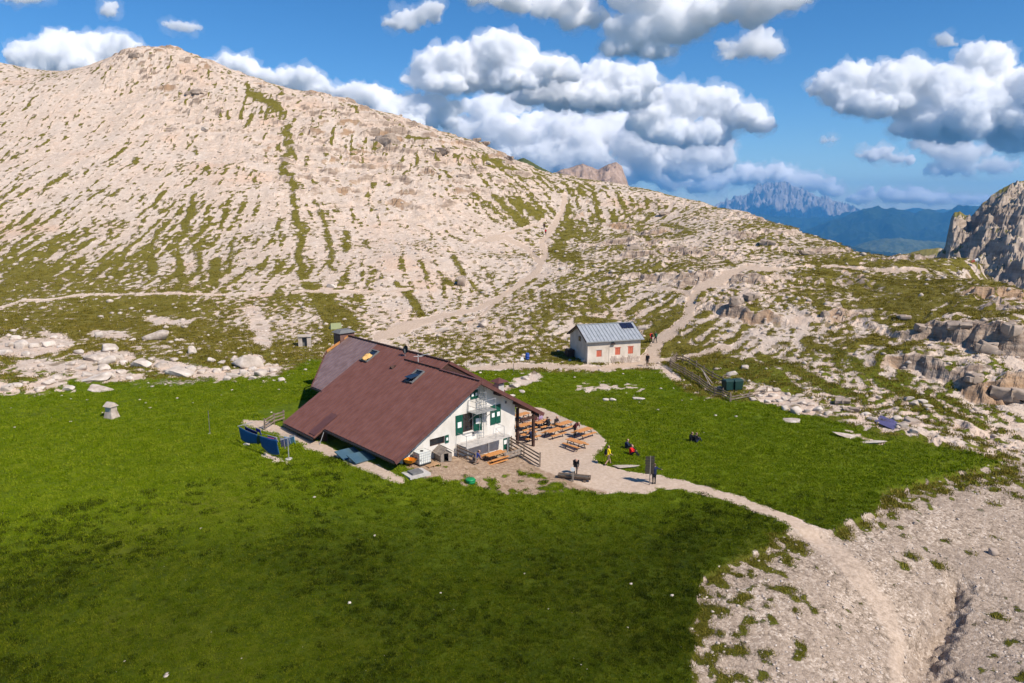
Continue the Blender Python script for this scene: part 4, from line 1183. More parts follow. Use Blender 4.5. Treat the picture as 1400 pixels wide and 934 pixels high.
# satellite dish and aerial
ds = MB(H)
c0 = Vector(H(11.3, -4.55, 7.75)); ax = Vector((-.55, -.75, .25)).normalized(); s_ = ax.cross(Vector((0, 0, 1))).normalized(); u_ = s_.cross(ax)
ringp = [c0]
P = [tuple(c0 - ax * .14)]
for rr_, dp in ((.22, .10), (.42, 0.0)):
    for k in range(14):
        t = 2 * math.pi * k / 14
        P.append(tuple(c0 + (s_ * math.cos(t) * .8 + u_ * math.sin(t)) * rr_ - ax * dp))
fc = [(0, 1 + k, 1 + (k + 1) % 14) for k in range(14)] + [(1 + k, 15 + k, 15 + (k + 1) % 14, 1 + (k + 1) % 14) for k in range(14)]
dm = MB(); dm.add(P, fc); dm.add([tuple(Vector(p) - ax * .03) for p in P], [f_[::-1] for f_ in fc])
dish = part('satellite_dish', dm, M['black_metal'])
link(bpy.data.objects.new('dish_mast', MB(H).cyl((11.3, -4.6, 6.9), (11.3, -4.6, 7.8), .03).mesh('dish_mast', M['steel'], CL)), dish)
an = MB(H); an.cyl((8.6, -4.9, 6.8), (8.6, -4.9, 7.7), .025); an.cyl((8.6, -4.9, 7.5), (7.4, -4.5, 7.9), .03); an.cyl((8.9, -5.2, 7.5), (8.3, -4.6, 7.5), .02)
part('aerial', an, M['white_paint'])
# chimneys
c1 = part('chimney', MB(H).box(23.5, 25.0, -5.0, -3.2, -.5, 7.75), M['brick_clad'])
link(bpy.data.objects.new('chimney_cap', MB(H).add([(23.3, -5.2, 7.8), (25.2, -5.2, 7.8), (25.2, -3.0, 7.8), (23.3, -3.0, 7.8), (23.8, -4.7, 8.12), (24.7, -4.7, 8.12), (24.7, -3.5, 8.12), (23.8, -3.5, 8.12)],
     [(0, 1, 2, 3), (7, 6, 5, 4), (0, 4, 5, 1), (1, 5, 6, 2), (2, 6, 7, 3), (3, 7, 4, 0)]).mesh('chimney_cap', M['grey_cover'], CL)), c1)
c1 = part('chimney', MB(H).box(3.1, 3.8, .7, 1.4, 3.0, 4.75), M['concrete'])
link(bpy.data.objects.new('chimney_cap', MB(H).add([(2.75, .35, 4.95), (4.15, .35, 4.95), (4.15, 1.75, 4.95), (2.75, 1.75, 4.95), (3.45, 1.05, 5.35)], [(3, 2, 1, 0), (0, 1, 4), (1, 2, 4), (2, 3, 4), (3, 0, 4)]).mesh('chimney_cap', M['roof_trim'], CL)), c1)
for da, db in ((3.15, .75), (3.7, .75), (3.15, 1.3), (3.7, 1.3)):
    link(bpy.data.objects.new('chimney_leg', MB(H).box(da, da + .06, db, db + .06, 4.75, 4.95).mesh('chimney_leg', M['black_metal'], CL)), c1)
# fire escape: two platforms, ladder and cage
fe = thing('fire_escape', 'galvanised steel fire escape with caged ladder on the white gable', 'fire escape', H(-.7, -4.5, 1.2), world=True)
pl = MB(H).box(-1.25, -.02, -5.75, -3.4, 3.93, 3.99).build('upper_platform', M['steel'], fe)
r_ = MB(H)
for (a, b) in ((-1.2, -5.7), (-1.2, -4.7), (-1.2, -3.45), (-.1, -5.7)):
    r_.cyl((a, b, 3.99), (a, b, 5.0), .022, .022, 6)
for z in (4.5, 5.0):
    r_.tube([(-.1, -5.7, z), (-1.2, -5.7, z), (-1.2, -3.45, z)], .02)
r_.build('upper_railing', M['steel'], fe)
r_ = MB(H); r_.beam((-1.2, -5.7, 3.95), (-.05, -5.7, 3.1), .05, .05); r_.beam((-1.2, -3.45, 3.95), (-.05, -3.45, 3.1), .05, .05)
r_.beam((-1.2, -5.7, 5.0), (-1.2, -4.9, 4.0), .03, .03)
r_.build('brace', M['steel'], fe)
r_ = MB(H)
for b in (-4.62, -4.14): r_.cyl((-.32, b, 1.25), (-.32, b, 6.0), .028, .028, 6)
r_.build('ladder_stile', M['steel'], fe)
for k in range(16):
    q = MB(H).cyl((-.32, -4.62, 1.5 + k * .28), (-.32, -4.14, 1.5 + k * .28), .016, .016, 5).build('rung', M['steel'], fe)
for k in range(6):
    z = 2.9 + k * .6 if k < 2 else 2.9 + k * .55
    r_ = MB(H)
    r_.tube([(-.32 - .62 * math.sin(t), -4.38 - .36 * math.cos(t), z) for t in np.linspace(0, math.pi, 9)], .02, 5)
    r_.build('cage_hoop', M['steel'], fe)
r_ = MB(H)
for t in (.5, 1.57, 2.64):
    r_.cyl((-.32 - .62 * math.sin(t), -4.38 - .36 * math.cos(t), 2.5), (-.32 - .62 * math.sin(t), -4.38 - .36 * math.cos(t), 5.9), .016, .016, 5)
r_.build('cage_bar', M['steel'], fe)
lp = MB(H).box(-1.4, -.02, -7.0, -1.9, 1.10, 1.25).build('lower_platform', M['concrete'], fe)
r_ = MB(H)
for b in (-7.0, -5.7, -3.6, -2.6): r_.cyl((-1.36, b + .03, 1.25), (-1.36, b + .03, 2.25), .02, .02, 6)
r_.tube([(-.05, -6.97, 2.25), (-1.36, -6.97, 2.25), (-1.36, -5.0, 2.25)], .02); r_.tube([(-1.36, -3.6, 2.25), (-1.36, -2.57, 2.25), (-.1, -2.57, 2.25)], .02)
r_.beam((-1.36, -3.6, 2.25), (-1.36, -2.6, 1.3), .03, .03)
r_.build('lower_railing', M['steel'], fe)
for b in (-6.8, -4.4, -2.1):
    q = hp(-1.3, b, 0); MB(H).box(-1.33, -1.23, b - .05, b + .05, gz(q[0], q[1]) - .1, 1.10).build('platform_post', M['steel'], fe)

# ------------------------------------------------------------------ the small house by the path
hx0 = np.array([10.53, 98.84]); hx1 = np.array([18.31, 101.25])
he = (hx1 - hx0); hw = float(np.linalg.norm(he)); he = he / hw; hd = np.array([-he[1], he[0]])
def SH(u, v, z):
    q = hx0 + he * u + hd * v
    return (q[0], q[1], z)
HD = 6.6
small = thing('small_house', 'small cream plastered house with a grey metal roof beside the path', 'house', SH(hw / 2, HD / 2, 0), world=True)
SL_ = Vector(small.location)
def spart(name, mb, m, sub=None):
    if sub is None: return mb.build(name, m, small)
    return link(bpy.data.objects.new(name, mb.mesh(name, m, SL_)), sub)
def wall_holes(T, u0, u1, z0, z1, holes, v0, v1):
    w = MB(T); us = sorted(set([u0, u1] + [x for h_ in holes for x in h_[:2]]))
    for a, b in zip(us[:-1], us[1:]):
        z = z0
        for c0, c1 in sorted((h_[2], h_[3]) for h_ in holes if h_[0] <= a + 1e-6 and h_[1] >= b - 1e-6):
            w.box(a, b, v0, v1, z, c0); z = c1
        w.box(a, b, v0, v1, z, z1)
    return w
EV, RG = 3.45, 5.05
sw = [(1.35, 2.15, 1.05, 2.0), (4.2, 5.0, 1.15, 2.15), (6.2, 7.0, 1.2, 2.2), (3.55, 4.05, 2.95, 3.38)]
front = spart('front_wall', wall_holes(SH, 0, hw, -.6, EV, sw, 0, .3), M['plaster_cream'])
spart('back_wall', MB(SH).box(0, hw, HD - .3, HD, -.6, EV), M['plaster_cream'])
for u0 in (0, hw - .3):
    g_ = MB(SH).add([(u0, .3, -.6), (u0, HD - .3, -.6), (u0, HD - .3, EV), (u0, HD / 2, RG - .12), (u0, .3, EV), (u0 + .3, .3, -.6), (u0 + .3, HD - .3, -.6), (u0 + .3, HD - .3, EV), (u0 + .3, HD / 2, RG - .12), (u0 + .3, .3, EV)],
        [(0, 1, 2, 3, 4), (9, 8, 7, 6, 5), (0, 5, 6, 1), (1, 6, 7, 2), (2, 7, 8, 3), (3, 8, 9, 4), (4, 9, 5, 0)])
    spart('gable_wall', g_, M['plaster_cream'])
for k, (u0, u1, z0, z1) in enumerate(sw):
    wd = spart('window', MB(SH).box(u0, u1, .16, .2, z0, z1), M['glass'])
    if k < 3:
        um = (u0 + u1) / 2
        for x0, x1 in ((u0 + .01, um - .01), (um + .01, u1 - .01)):
            spart('shutter', MB(SH).box(x0, x1, .05, .09, z0 + .01, z1 - .01), M['red_paint'], wd)
        spart('lintel', MB(SH).box(u0 - .08, u1 + .08, -.03, -.003, z1 + .02, z1 + .12), M['red_paint'] if k else M['concrete'], wd)
wd = spart('window', MB(SH).box(-.03, -.004, 2.5, 3.3, 2.9, 3.6), M['dark_wood'])
spart('pane', MB(SH).box(-.045, -.033, 2.6, 3.2, 3.0, 3.5), M['glass'], wd)
spart('pilaster', MB(SH).box(3.25, 3.32, -.05, -.003, -.5, EV - .05), M['plaster_cream'])
rs = random.Random(9)
z = -.35
for i in range(5):                                   # bare stones where the plaster has gone
    u = 3.5 + rs.random() * .3
    hgt = .26 + rs.random() * .05
    while u < hw - .1:
        L_ = .3 + rs.random() * .4
        if not (i == 4 and rs.random() < .45) and u + L_ < hw + .05:
            spart('stone', MB(SH).box(u, u + L_ - .04, -.06 - .05 * rs.random(), -.004, z, z + hgt - .035), M['stone'], front)
        u += L_
    z += hgt
# roof: ribbed zinc sheets
def rz_(v): return EV + .05 + (RG - EV) * (v / (HD / 2)) if v <= HD / 2 else EV + .05 + (RG - EV) * ((HD - v) / (HD / 2))
def zslab(u0, u1, v0, v1, t0, t1):
    return MB(SH).add([(u, v, rz_(v) + t) for t in (t0, t1) for u, v in ((u0, v0), (u1, v0), (u1, v1), (u0, v1))], [(0, 1, 2, 3), (7, 6, 5, 4), (0, 4, 5, 1), (1, 5, 6, 2), (2, 6, 7, 3), (3, 7, 4, 0)])
rf = spart('roof', zslab(-.35, hw + .35, -.4, HD / 2, -.12, 0), M['grey_wood'])
spart('roof_boarding', zslab(-.35, hw + .35, HD / 2 + .01, HD + .4, -.12, 0), M['grey_wood'], rf)
n = 16; wv = (hw + .7) / n
for s0, s1 in ((-.42, HD / 2 - .005), (HD + .42, HD / 2 + .005)):
    f0 = None
    for k in range(n):
        u0 = -.35 + k * wv
        q = zslab(u0, u0 + wv - .015, s0, s1, .003, .03)
        q.v += [tuple(p) for p in zslab(u0, u0 + .09, s0, s1, .033, .10).v]; q.f += [tuple(i + 8 for i in f_) for f_ in q.f]
        spart('roof_sheet', q, M['zinc'], rf)
spart('ridge_cap', MB(SH).beam((-.36, HD / 2, RG + .11), (hw + .36, HD / 2, RG + .11), .3, .06), M['zinc'])
spart('fascia', MB(SH).beam((-.37, -.42, EV - .18), (hw + .37, -.42, EV - .18), .06, .14), M['steel'])
for u0 in (-.37, hw + .37):
    for s0 in (-.4, HD + .4):
        spart('verge_board', MB(SH).beam((u0, s0, rz_(s0) - .05), (u0, HD / 2, rz_(HD / 2) - .05), .05, .2), M['dark_wood'])
for u0 in (6.15, 7.15):
    sp_ = spart('solar_panel', zslab(u0, u0 + .9, 1.95, 3.1, .11, .15), M['solar'])
spart('outlet', MB(SH).box(3.5, 4.1, -.35, -.005, 2.75, 2.85), M['dark_wood'])
# lean-to and crate at the shaded end
tag(MB(SH).box(-1.1, -.15, 4.6, 5.8, -.1, 1.2).box(-1.15, -.1, 4.5, 5.9, 1.2, 1.28).build('wood_store', M['dark_wood']), 'dark wooden store box against the shaded end of the small house', 'box')

# ------------------------------------------------------------------ yard in front of the gable
AB = math.atan2(HB[1], HB[0])                # heading of the gable
# water tank in its cage
p = hit(577, 634)
t = thing('water_tank', 'white cubic plastic water tank in a wire cage under the eave', 'tank', p, AB)
MB().box(-.60, .60, -.50, .50, .0, .13).build('pallet', M['black_metal'], t)
MB().box(-.56, .56, -.46, .46, .14, 1.08).build('tank_body', M['plastic_white'], t)
MB().cyl((0, 0, 1.08), (0, 0, 1.14), .14, .14, 12).build('lid', M['black_metal'], t)
g_ = MB()
for k in range(7):
    x = -.59 + k * 1.18 / 6
    for y in (-.49, .49): g_.cyl((x, y, .13), (x, y, 1.1), .012, .012, 5)
for k in range(6):
    y = -.49 + k * .98 / 5
    for x in (-.59, .59): g_.cyl((x, y, .13), (x, y, 1.1), .012, .012, 5)
for k in range(5):
    z = .2 + k * .225
    g_.tube([(-.59, -.49, z), (.59, -.49, z), (.59, .49, z), (-.59, .49, z), (-.59, -.49, z)], .012, 5)
g_.build('cage', M['steel'], t)
# dog kennel
p = hit(604, 628)
t = thing('dog_kennel', 'weathered grey wooden dog kennel with plank roof beside the water tank', 'kennel', p, AB - R(8))
k_ = MB()
k_.box(-.55, -.5, -.8, .8, 0, .75); k_.box(.5, .55, -.8, .8, 0, .75); k_.box(-.5, .5, .75, .8, 0, .75)
k_.build('wall', M['grey_wood'], t)
fw = MB(); fw.box(-.5, -.22, -.8, -.75, 0, .75); fw.box(.22, .5, -.8, -.75, 0, .75); fw.add([(-.5, -.8, .75), (.5, -.8, .75), (0, -.8, 1.15), (-.5, -.75, .75), (.5, -.75, .75), (0, -.75, 1.15)], [(0, 1, 2), (5, 4, 3), (0, 3, 4, 1), (1, 4, 5, 2), (2, 5, 3, 0)])
fw.build('front', M['grey_wood'], t)
MB().box(-.48, .48, -.7, .7, .02, .05).build('floor_board', M['interior'], t)
for s_ in (-1, 1):
    for k in range(5):
        x0 = .02 + k * .155; x1 = x0 + .145
        zf = lambda x: 1.22 - .62 * x
        pk = [(s_ * x0, -1.0, zf(x0)), (s_ * x1, -1.0, zf(x1)), (s_ * x1, 1.0, zf(x1)), (s_ * x0, 1.0, zf(x0))]
        MB().add([(a, b, c_ + .01 * (k % 2)) for a, b, c_ in pk] + [(a, b, c_ + .035 + .01 * (k % 2)) for a, b, c_ in pk], [(3, 2, 1, 0), (4, 5, 6, 7), (0, 1, 5, 4), (1, 2, 6, 5), (2, 3, 7, 6), (3, 0, 4, 7)]).build('plank', M['grey_wood'], t)
# pallet on the ground
p = hit(590, 637)
t = thing('pallet', 'empty wooden pallet lying in front of the kennel', 'pallet', p, AB + R(4))
for k in range(7):
    MB().box(-.6, .6, -.4 + k * .125, -.4 + k * .125 + .085, .12, .145).build('slat', M['pallet_wood'], t)
for x in (-.52, 0, .52): MB().box(x - .05, x + .05, -.4, .44, .0, .12).build('bearer', M['pallet_wood'], t)
# concrete slab with a raised cover
p = hit(569, 648)
t = thing('manhole', 'square concrete slab with a raised grey cover in the yard', 'manhole', p, AB - R(6))
MB().box(-.95, .95, -.75, .75, -.15, .10).build('slab', M['concrete'], t)
MB().box(-.55, .45, -.42, .48, .104, .26).build('cover', M['grey_cover'], t)
# wheelbarrow
p = hit(561, 637)
t = thing('wheelbarrow', 'orange wheelbarrow tucked under the low corner of the roof', 'wheelbarrow', p, AB + R(20))
MB().add([(-.28, -.3, .3), (.28, -.3, .3), (.28, .25, .26), (-.28, .25, .26), (-.36, -.5, .62), (.36, -.5, .62), (.36, .45, .58), (-.36, .45, .58)], [(3, 2, 1, 0), (0, 1, 5, 4), (1, 2, 6, 5), (2, 3, 7, 6), (3, 0, 4, 7), (0, 1, 2, 3)]).build('tray', M['orange_plastic'], t)
w_ = MB().cyl((-.04, .55, .2), (.04, .55, .2), .2, .2, 14).build('wheel', M['rubber'], t)
for x in (-.22, .22):
    MB().tube([(x * .3, .55, .2), (x, .1, .25), (x * 1.3, -.5, .42), (x * 1.4, -.95, .55)], .02).build('handle', M['black_metal'], t)
    MB().cyl((x, -.25, .28), (x, -.32, .0), .018).build('leg', M['black_metal'], t)
# collectors lying by the path
for (px, py, dz_) in ((478, 625, 0), (495, 630, 0)):
    p = hit(px, py)
    t = thing('solar_collector', 'pale blue glass collector panel lying on blocks %s' % ('nearer the corner of the roof' if px > 480 else 'farther from the corner of the roof'), 'solar panel', p, AB, group='collector panels beside the hut')
    MB().add([(-.95, -.6, .10), (.95, -.6, .10), (.95, .9, .42), (-.95, .9, .42), (-.95, -.6, .18), (.95, -.6, .18), (.95, .9, .50), (-.95, .9, .50)], [(3, 2, 1, 0), (4, 5, 6, 7), (0, 1, 5, 4), (1, 2, 6, 5), (2, 3, 7, 6), (3, 0, 4, 7)]).build('glass_plate', M['collector'], t)
    for x in (-.7, .7):
        MB().box(x - .1, x + .1, .5, .8, -.1, .37).build('block', M['concrete'], t)
# green lid
p = hit(643, 660)
tag(MB().cyl((p[0], p[1], p[2] - .05), (p[0], p[1], p[2] + .22), .40, .42, 18).cyl((p[0], p[1], p[2] + .22), (p[0], p[1], p[2] + .34), .46, .36, 18).build('tank_lid', M['green_plastic'], None, True), 'round green plastic tank lid set in the grass before the hut', 'lid')

def fence_run(name, pts, label, rails=(.35, .68, 1.0), post_h=1.15, gap=1.9, m='fence_wood', rw=.05, rh=.13, group=None):
    """posts every gap metres and rails between them, following the ground; pts in plan"""
    pts = [np.array(q[:2], float) for q in pts]
    P = [pts[0]]
    for a, b in zip(pts[:-1], pts[1:]):
        n = max(1, int(round(np.linalg.norm(b - a) / gap)))
        for k in range(1, n + 1): P.append(a + (b - a) * k / n)
    Z = [gz(*q) for q in P]
    t = thing(name, label, 'fence', (P[0][0], P[0][1], Z[0]), group=group, world=True)
    for q, z in zip(P, Z):
        MB().beam((q[0], q[1], z - .15), (q[0] + .02, q[1], z + post_h), .12, .12, (0, 1, 0)).build('post', M[m], t)
    for (q0, z0), (q1, z1) in zip(list(zip(P, Z))[:-1], list(zip(P, Z))[1:]):
        d = (q1 - q0) / np.linalg.norm(q1 - q0); nrm = np.array([d[1], -d[0]]) * .09
        for r_ in rails:
            MB().beam((*(q0 + nrm - d * .08), z0 + r_), (*(q1 + nrm + d * .08), z1 + r_), rw, rh).build('rail', M[m], t)
    return t
def G(px, py): return hit(px, py)[:2]
fence_run('wooden_fence', [hp(-.3, -.75, 0), hp(-2.4, -1.1, 0), hp(-5.0, -1.6, 0)], 'grey brown rail fence between the yard and the picnic terrace', (.2, .55, .9, 1.2), 1.35, 2.2)
fence_run('wooden_fence', [hp(-.4, -7.15, 0), hp(-2.5, -6.9, 0)], 'short rail fence beside the dog kennel below the gable', (.3, .65, 1.0), 1.15, 2.1)
fence_run('wooden_fence', [hp(-2.6, -3.6, 0), hp(-2.2, -1.4, 0)], 'grey plank fence behind the bench under the fire escape', (.45, .75), .9, 2.2, 'grey_wood', .05, .2)
# corral
fence_run('wooden_fence', [G(917, 502), G(946, 520), G(977, 541)], 'long rail fence on the meadow side of the bin enclosure', (.3, .6, .9), 1.1, 2.3)
fence_run('wooden_fence', [G(978, 541), G(998, 549)], 'short pinkish rail fence at the lowest corner of the bin enclosure', (.3, .6, .9), 1.1, 1.6)
fence_run('wooden_fence', [G(999, 549), G(1024, 544), G(1048, 538)], 'low rail fence of the bin enclosure running to the boulders', (.25, .55), .8, 2.3)
fence_run('wooden_fence', [G(925, 493), G(942, 498), G(962, 510), G(974, 518), G(988, 525), G(1000, 531)], 'upper rail fence of the bin enclosure beneath the path', (.35, .75), 1.0, 2.1)
fence_run('wooden_fence', [G(916, 501), G(924, 493)], 'little rail gate at the path end of the bin enclosure', (.3, .6, .9), 1.15, 1.0)
fence_run('wooden_fence', [G(362, 588), G(375, 580), G(388, 576)], 'dark rail fence behind the clothes line at the far eave', (.35, .7, 1.0), 1.15, 1.5)
for k, (px, py) in enumerate(((995, 534), (1007, 533))):
    p = hit(px, py)
    t = thing('waste_bin', 'dark green waste container in the fenced enclosure, %s of the two' % ('nearer the small house' if k == 0 else 'nearer the rocky slope'), 'bin', p, R(20), group='waste containers in the enclosure')
    MB().add([(-.5, -.42, .12), (.5, -.42, .12), (.5, .42, .12), (-.5, .42, .12), (-.6, -.5, 1.15), (.6, -.5, 1.15), (.6, .5, 1.15), (-.6, .5, 1.15)], [(3, 2, 1, 0), (4, 5, 6, 7), (0, 1, 5, 4), (1, 2, 6, 5), (2, 3, 7, 6), (3, 0, 4, 7)]).build('body', M['bin_green'], t)
    MB().add([(-.63, -.53, 1.155), (.63, -.53, 1.155), (.63, .53, 1.155), (-.63, .53, 1.155), (-.55, -.3, 1.33), (.55, -.3, 1.33), (.55, .4, 1.33), (-.55, .4, 1.33)], [(3, 2, 1, 0), (4, 5, 6, 7), (0, 1, 5, 4), (1, 2, 6, 5), (2, 3, 7, 6), (3, 0, 4, 7)]).build('lid', M['bin_green'], t)
    for x in (-.45, .45):
        for y in (-.36, .36): MB().cyl((x - .03, y, .07), (x + .03, y, .07), .08, .08, 10).build('wheel', M['rubber'], t)
for k, (x0, y0, x1, y1) in enumerate(((958, 512, 974, 526), (962, 518, 972, 530))):
    p, q = hit(x0, y0), hit(x1, y1)
    tag(MB().beam((p[0], p[1], p[2] + .75), (q[0], q[1], q[2] + .12), .12, .05).build('loose_plank', M['grey_wood']), ('pale loose plank leaning against the upper enclosure fence', 'shorter loose plank lying inside the enclosure')[k], 'plank')

# ------------------------------------------------------------------ picnic tables
def make_table():
    t = thing('picnic_table', 'larch picnic table', 'table')
    for k in range(5): MB().box(-1.0, 1.0, -.38 + k * .155, -.38 + k * .155 + .145, .72, .76).build('top_plank', M['orange_wood'], t)
    for s_ in (-1, 1):
        for k in range(2): MB().box(-1.0, 1.0, s_ * .72 - .15 + k * .155, s_ * .72 - .15 + k * .155 + .145, .43, .47).build('seat_plank', M['orange_wood'], t)
    for x in (-.72, .72):
        q = MB()
        q.beam((x, -.34, .70), (x, .34, .70), .06, .05); q.beam((x, -.86, .41), (x, .86, .41), .06, .05)
        for s_ in (-1, 1):
            q.beam((x, s_ * .28, .70), (x, s_ * .62, .0), .06, .05)
        q.build('leg_frame', M['black_metal'], t)
    return t
tbl = [(798, 588, 0, 'larch picnic table at the grassy outer edge of the terrace, person leaning on it'),
       (787, 603, 90, 'larch picnic table turned end-on, nearest to the trough'),
       (757, 588, 0, 'larch picnic table in the middle of the terrace just beyond the porch post'),
       (771, 578, 0, 'larch picnic table at the back of the terrace in front of the meadow'),
       (718, 581, 0, 'larch picnic table seen between the two porch posts'),
       (742, 576, 0, 'larch picnic table whose people sit close together under the eave line'),
       (713, 567, 0, 'larch picnic table farthest back beside the hut wall'),
       (722, 594, 0, 'larch picnic table closest to the rail fence of the yard')]
t0 = make_table(); TB = []
for k, (px, py, r_, lb) in enumerate(tbl):
    p = at_z(px, py, -.2); p[2] = gz(p[0], p[1]) + .01
    o = t0 if k == 0 else dup(t0, p, 0)
    o.location = tuple(p); o.rotation_euler = (0, 0, AB + R(r_)); o['label'] = lb; o['group'] = 'picnic tables on the terrace'
    TB.append(o)
# benches and boards under the fire escape
p = hp(-2.0, -4.3, 0); p[2] = gz(p[0], p[1])
o = dup(t0, p, AB, 'reddish picnic table standing under the fire escape'); o['group'] = 'picnic tables on the terrace'
p = hit(672, 634)
t = thing('timber_platform', 'orange timber boards laid on the ground before the yard table', 'platform', p, AB - R(2))
for k in range(4): MB().box(-1.7, 1.7, -.3 + k * .16, -.3 + k * .16 + .15, .0, .07 + .008 * (k % 2)).build('board', M['orange_wood'], t)

# ------------------------------------------------------------------ trough, signpost, shrine, poles
p = hit(785, 656)
t = thing('water_trough', 'hollowed log water trough on the terrace edge', 'trough', p, R(-14))
q = MB(); n = 12
for sgn in (0,):
    ring = []
    for x in (-1.4, 1.4):
        for k in range(n + 1):
            a = math.pi * k / n
            ring.append((x, -.30 * math.cos(a), .42 - .34 * math.sin(a)))
        for k in range(n + 1):
            a = math.pi * (1 - k / n)
            ring.append((x, -.22 * math.cos(a), .42 - (.24 * math.sin(a) if abs(x) < 1.3 else .24 * math.sin(a))))
    m_ = 2 * (n + 1)
    fc = [(k, (k + 1) % m_, m_ + (k + 1) % m_, m_ + k) for k in range(m_)] + [tuple(range(m_))[::-1], tuple(range(m_, 2 * m_))]
    q.add(ring, fc)
q.build('log', M['log'], t)
for x in (-1.4, 1.28): MB().box(x, x + .12, -.21, .21, .19, .40).build('end_block', M['log'], t)
MB().box(-1.27, 1.27, -.205, .205, .30, .335).build('water', M['water'], t)
for x in (-.9, .9): MB().box(x - .12, x + .12, -.3, .3, -.08, .085).build('sleeper', M['log'], t)
MB().box(-.12, .02, -.50, -.36, -.1, 1.25).build('spout_post', M['grey_wood'], t)
MB().cyl((-.05, -.37, .85), (-.05, .05, .75), .025).build('spout', M['steel'], t)
MB().cyl((-.05, -.53, 1.1), (-.05, -.505, 1.1), .2, .2, 14).build('round_plate', M['white_paint'], t)
p = hit(888, 663)
t = thing('signpost', 'dark wooden signpost stacked with many direction boards beside the path', 'signpost', p, R(6))
MB().cyl((0, 0, -.1), (0, 0, 2.55), .045, .04, 8).build('pole', M['grey_wood'], t)
for k in range(11):
    z = .98 + k * .142
    ln = (.42, .38, .45, .40, .44, .37, .43, .41, .45, .39, .42)[k]
    for s_ in (-1, 1):
        L_ = ln * (.95 if s_ < 0 else .8)
        x0 = s_ * .05
        MB().add([(x0, -.015, z), (s_ * L_, -.015, z), (s_ * (L_ + .06), -.015, z + .06), (s_ * L_, -.015, z + .12), (x0, -.015, z + .12), (x0, .015, z), (s_ * L_, .015, z), (s_ * (L_ + .06), .015, z + .06), (s_ * L_, .015, z + .12), (x0, .015, z + .12)],
            [(0, 1, 2, 3, 4), (9, 8, 7, 6, 5), (0, 5, 6, 1), (1, 6, 7, 2), (2, 7, 8, 3), (3, 8, 9, 4), (4, 9, 5, 0)]).build('direction_board', M['sign_wood'], t)
p = hit(153, 571)
t = thing('stone_shrine', 'small pale stone wayside shrine standing alone in the meadow', 'shrine', p, R(-24))
MB().add([(-.62, -.5, -.1), (.62, -.5, -.1), (.62, .5, -.1), (-.62, .5, -.1), (-.48, -.38, .6), (.48, -.38, .6), (.48, .38, .6), (-.48, .38, .6)], [(3, 2, 1, 0), (4, 5, 6, 7), (0, 1, 5, 4), (1, 2, 6, 5), (2, 3, 7, 6), (3, 0, 4, 7)]).build('plinth', M['stone'], t)
MB().box(-.44, .44, -.34, .34, .604, 1.2).build('body', M['stone'], t)
MB().box(-.26, .26, -.355, -.343, .68, 1.08).build('niche', M['concrete'], t)
MB().add([(-.56, -.5, 1.2), (.56, -.5, 1.2), (.56, .5, 1.2), (-.56, .5, 1.2), (-.5, -.06, 1.62), (.5, -.06, 1.62), (.5, .06, 1.62), (-.5, .06, 1.62)], [(3, 2, 1, 0), (4, 5, 6, 7), (0, 1, 5, 4), (1, 2, 6, 5), (2, 3, 7, 6), (3, 0, 4, 7)]).build('roof', M['stone'], t)
p = hit(287, 593)
t = thing('marker_pole', 'thin metal pole on a small concrete foot in the meadow', 'pole', p)
MB().cyl((0, 0, 0), (0, 0, 2.3), .03, .025, 6).build('pole', M['grey_cover'], t)
MB().cyl((0, 0, -.05), (0, 0, .05), .16, .14, 10).build('foot', M['concrete'], t)
p = hit(1335, 371)
t = thing('wind_sock', 'red and white wind sock on a pole at the far plateau edge', 'wind sock', p)
MB().cyl((0, 0, -.2), (0, 0, 2.6), .06, .05, 6).build('pole', M['steel'], t)
MB().cyl((0, 0, 2.4), (-.55, .1, 2.2), .32, .26, 10).build('sock_band', M['white_paint'], t)
MB().cyl((-.56, .1, 2.2), (-1.1, .2, 1.9), .26, .2, 10).build('sock_tail', M['red_paint'], t)
p = hit(721, 492)
t = thing('barrel', 'blue plastic barrel beside the path behind the hut', 'barrel', p)
MB().cyl((0, 0, 0), (0, 0, .25), .26, .3, 14).cyl((0, 0, .25), (0, 0, .65), .3, .3, 14).cyl((0, 0, .65), (0, 0, .9), .3, .25, 14).build('body', M['blue_plastic'], t, True)
MB().cyl((0, 0, .9), (0, 0, .94), .24, .24, 14).build('lid', M['blue_plastic'], t)
p = hit(714, 493)
tag(MB().add([(p[0] - .3, p[1] - .2, p[2]), (p[0] + .25, p[1] - .25, p[2]), (p[0] + .3, p[1] + .2, p[2]), (p[0] - .25, p[1] + .25, p[2]), (p[0] - .2, p[1] - .1, p[2] + .45), (p[0] + .15, p[1] - .1, p[2] + .5), (p[0] + .12, p[1] + .15, p[2] + .48), (p[0] - .2, p[1] + .15, p[2] + .42)],
    [(3, 2, 1, 0), (4, 5, 6, 7), (0, 1, 5, 4), (1, 2, 6, 5), (2, 3, 7, 6), (3, 0, 4, 7)]).build('sack', M['white_paint']), 'small white sack next to the blue barrel', 'sack')
p = hit(702, 508)
tag(MB().cyl((p[0], p[1], p[2] - .1), (p[0], p[1], p[2] + 1.1), .05, .045, 6).build('marker_post', M['grey_wood']), 'short wooden marker post beside the path behind the hut', 'post')
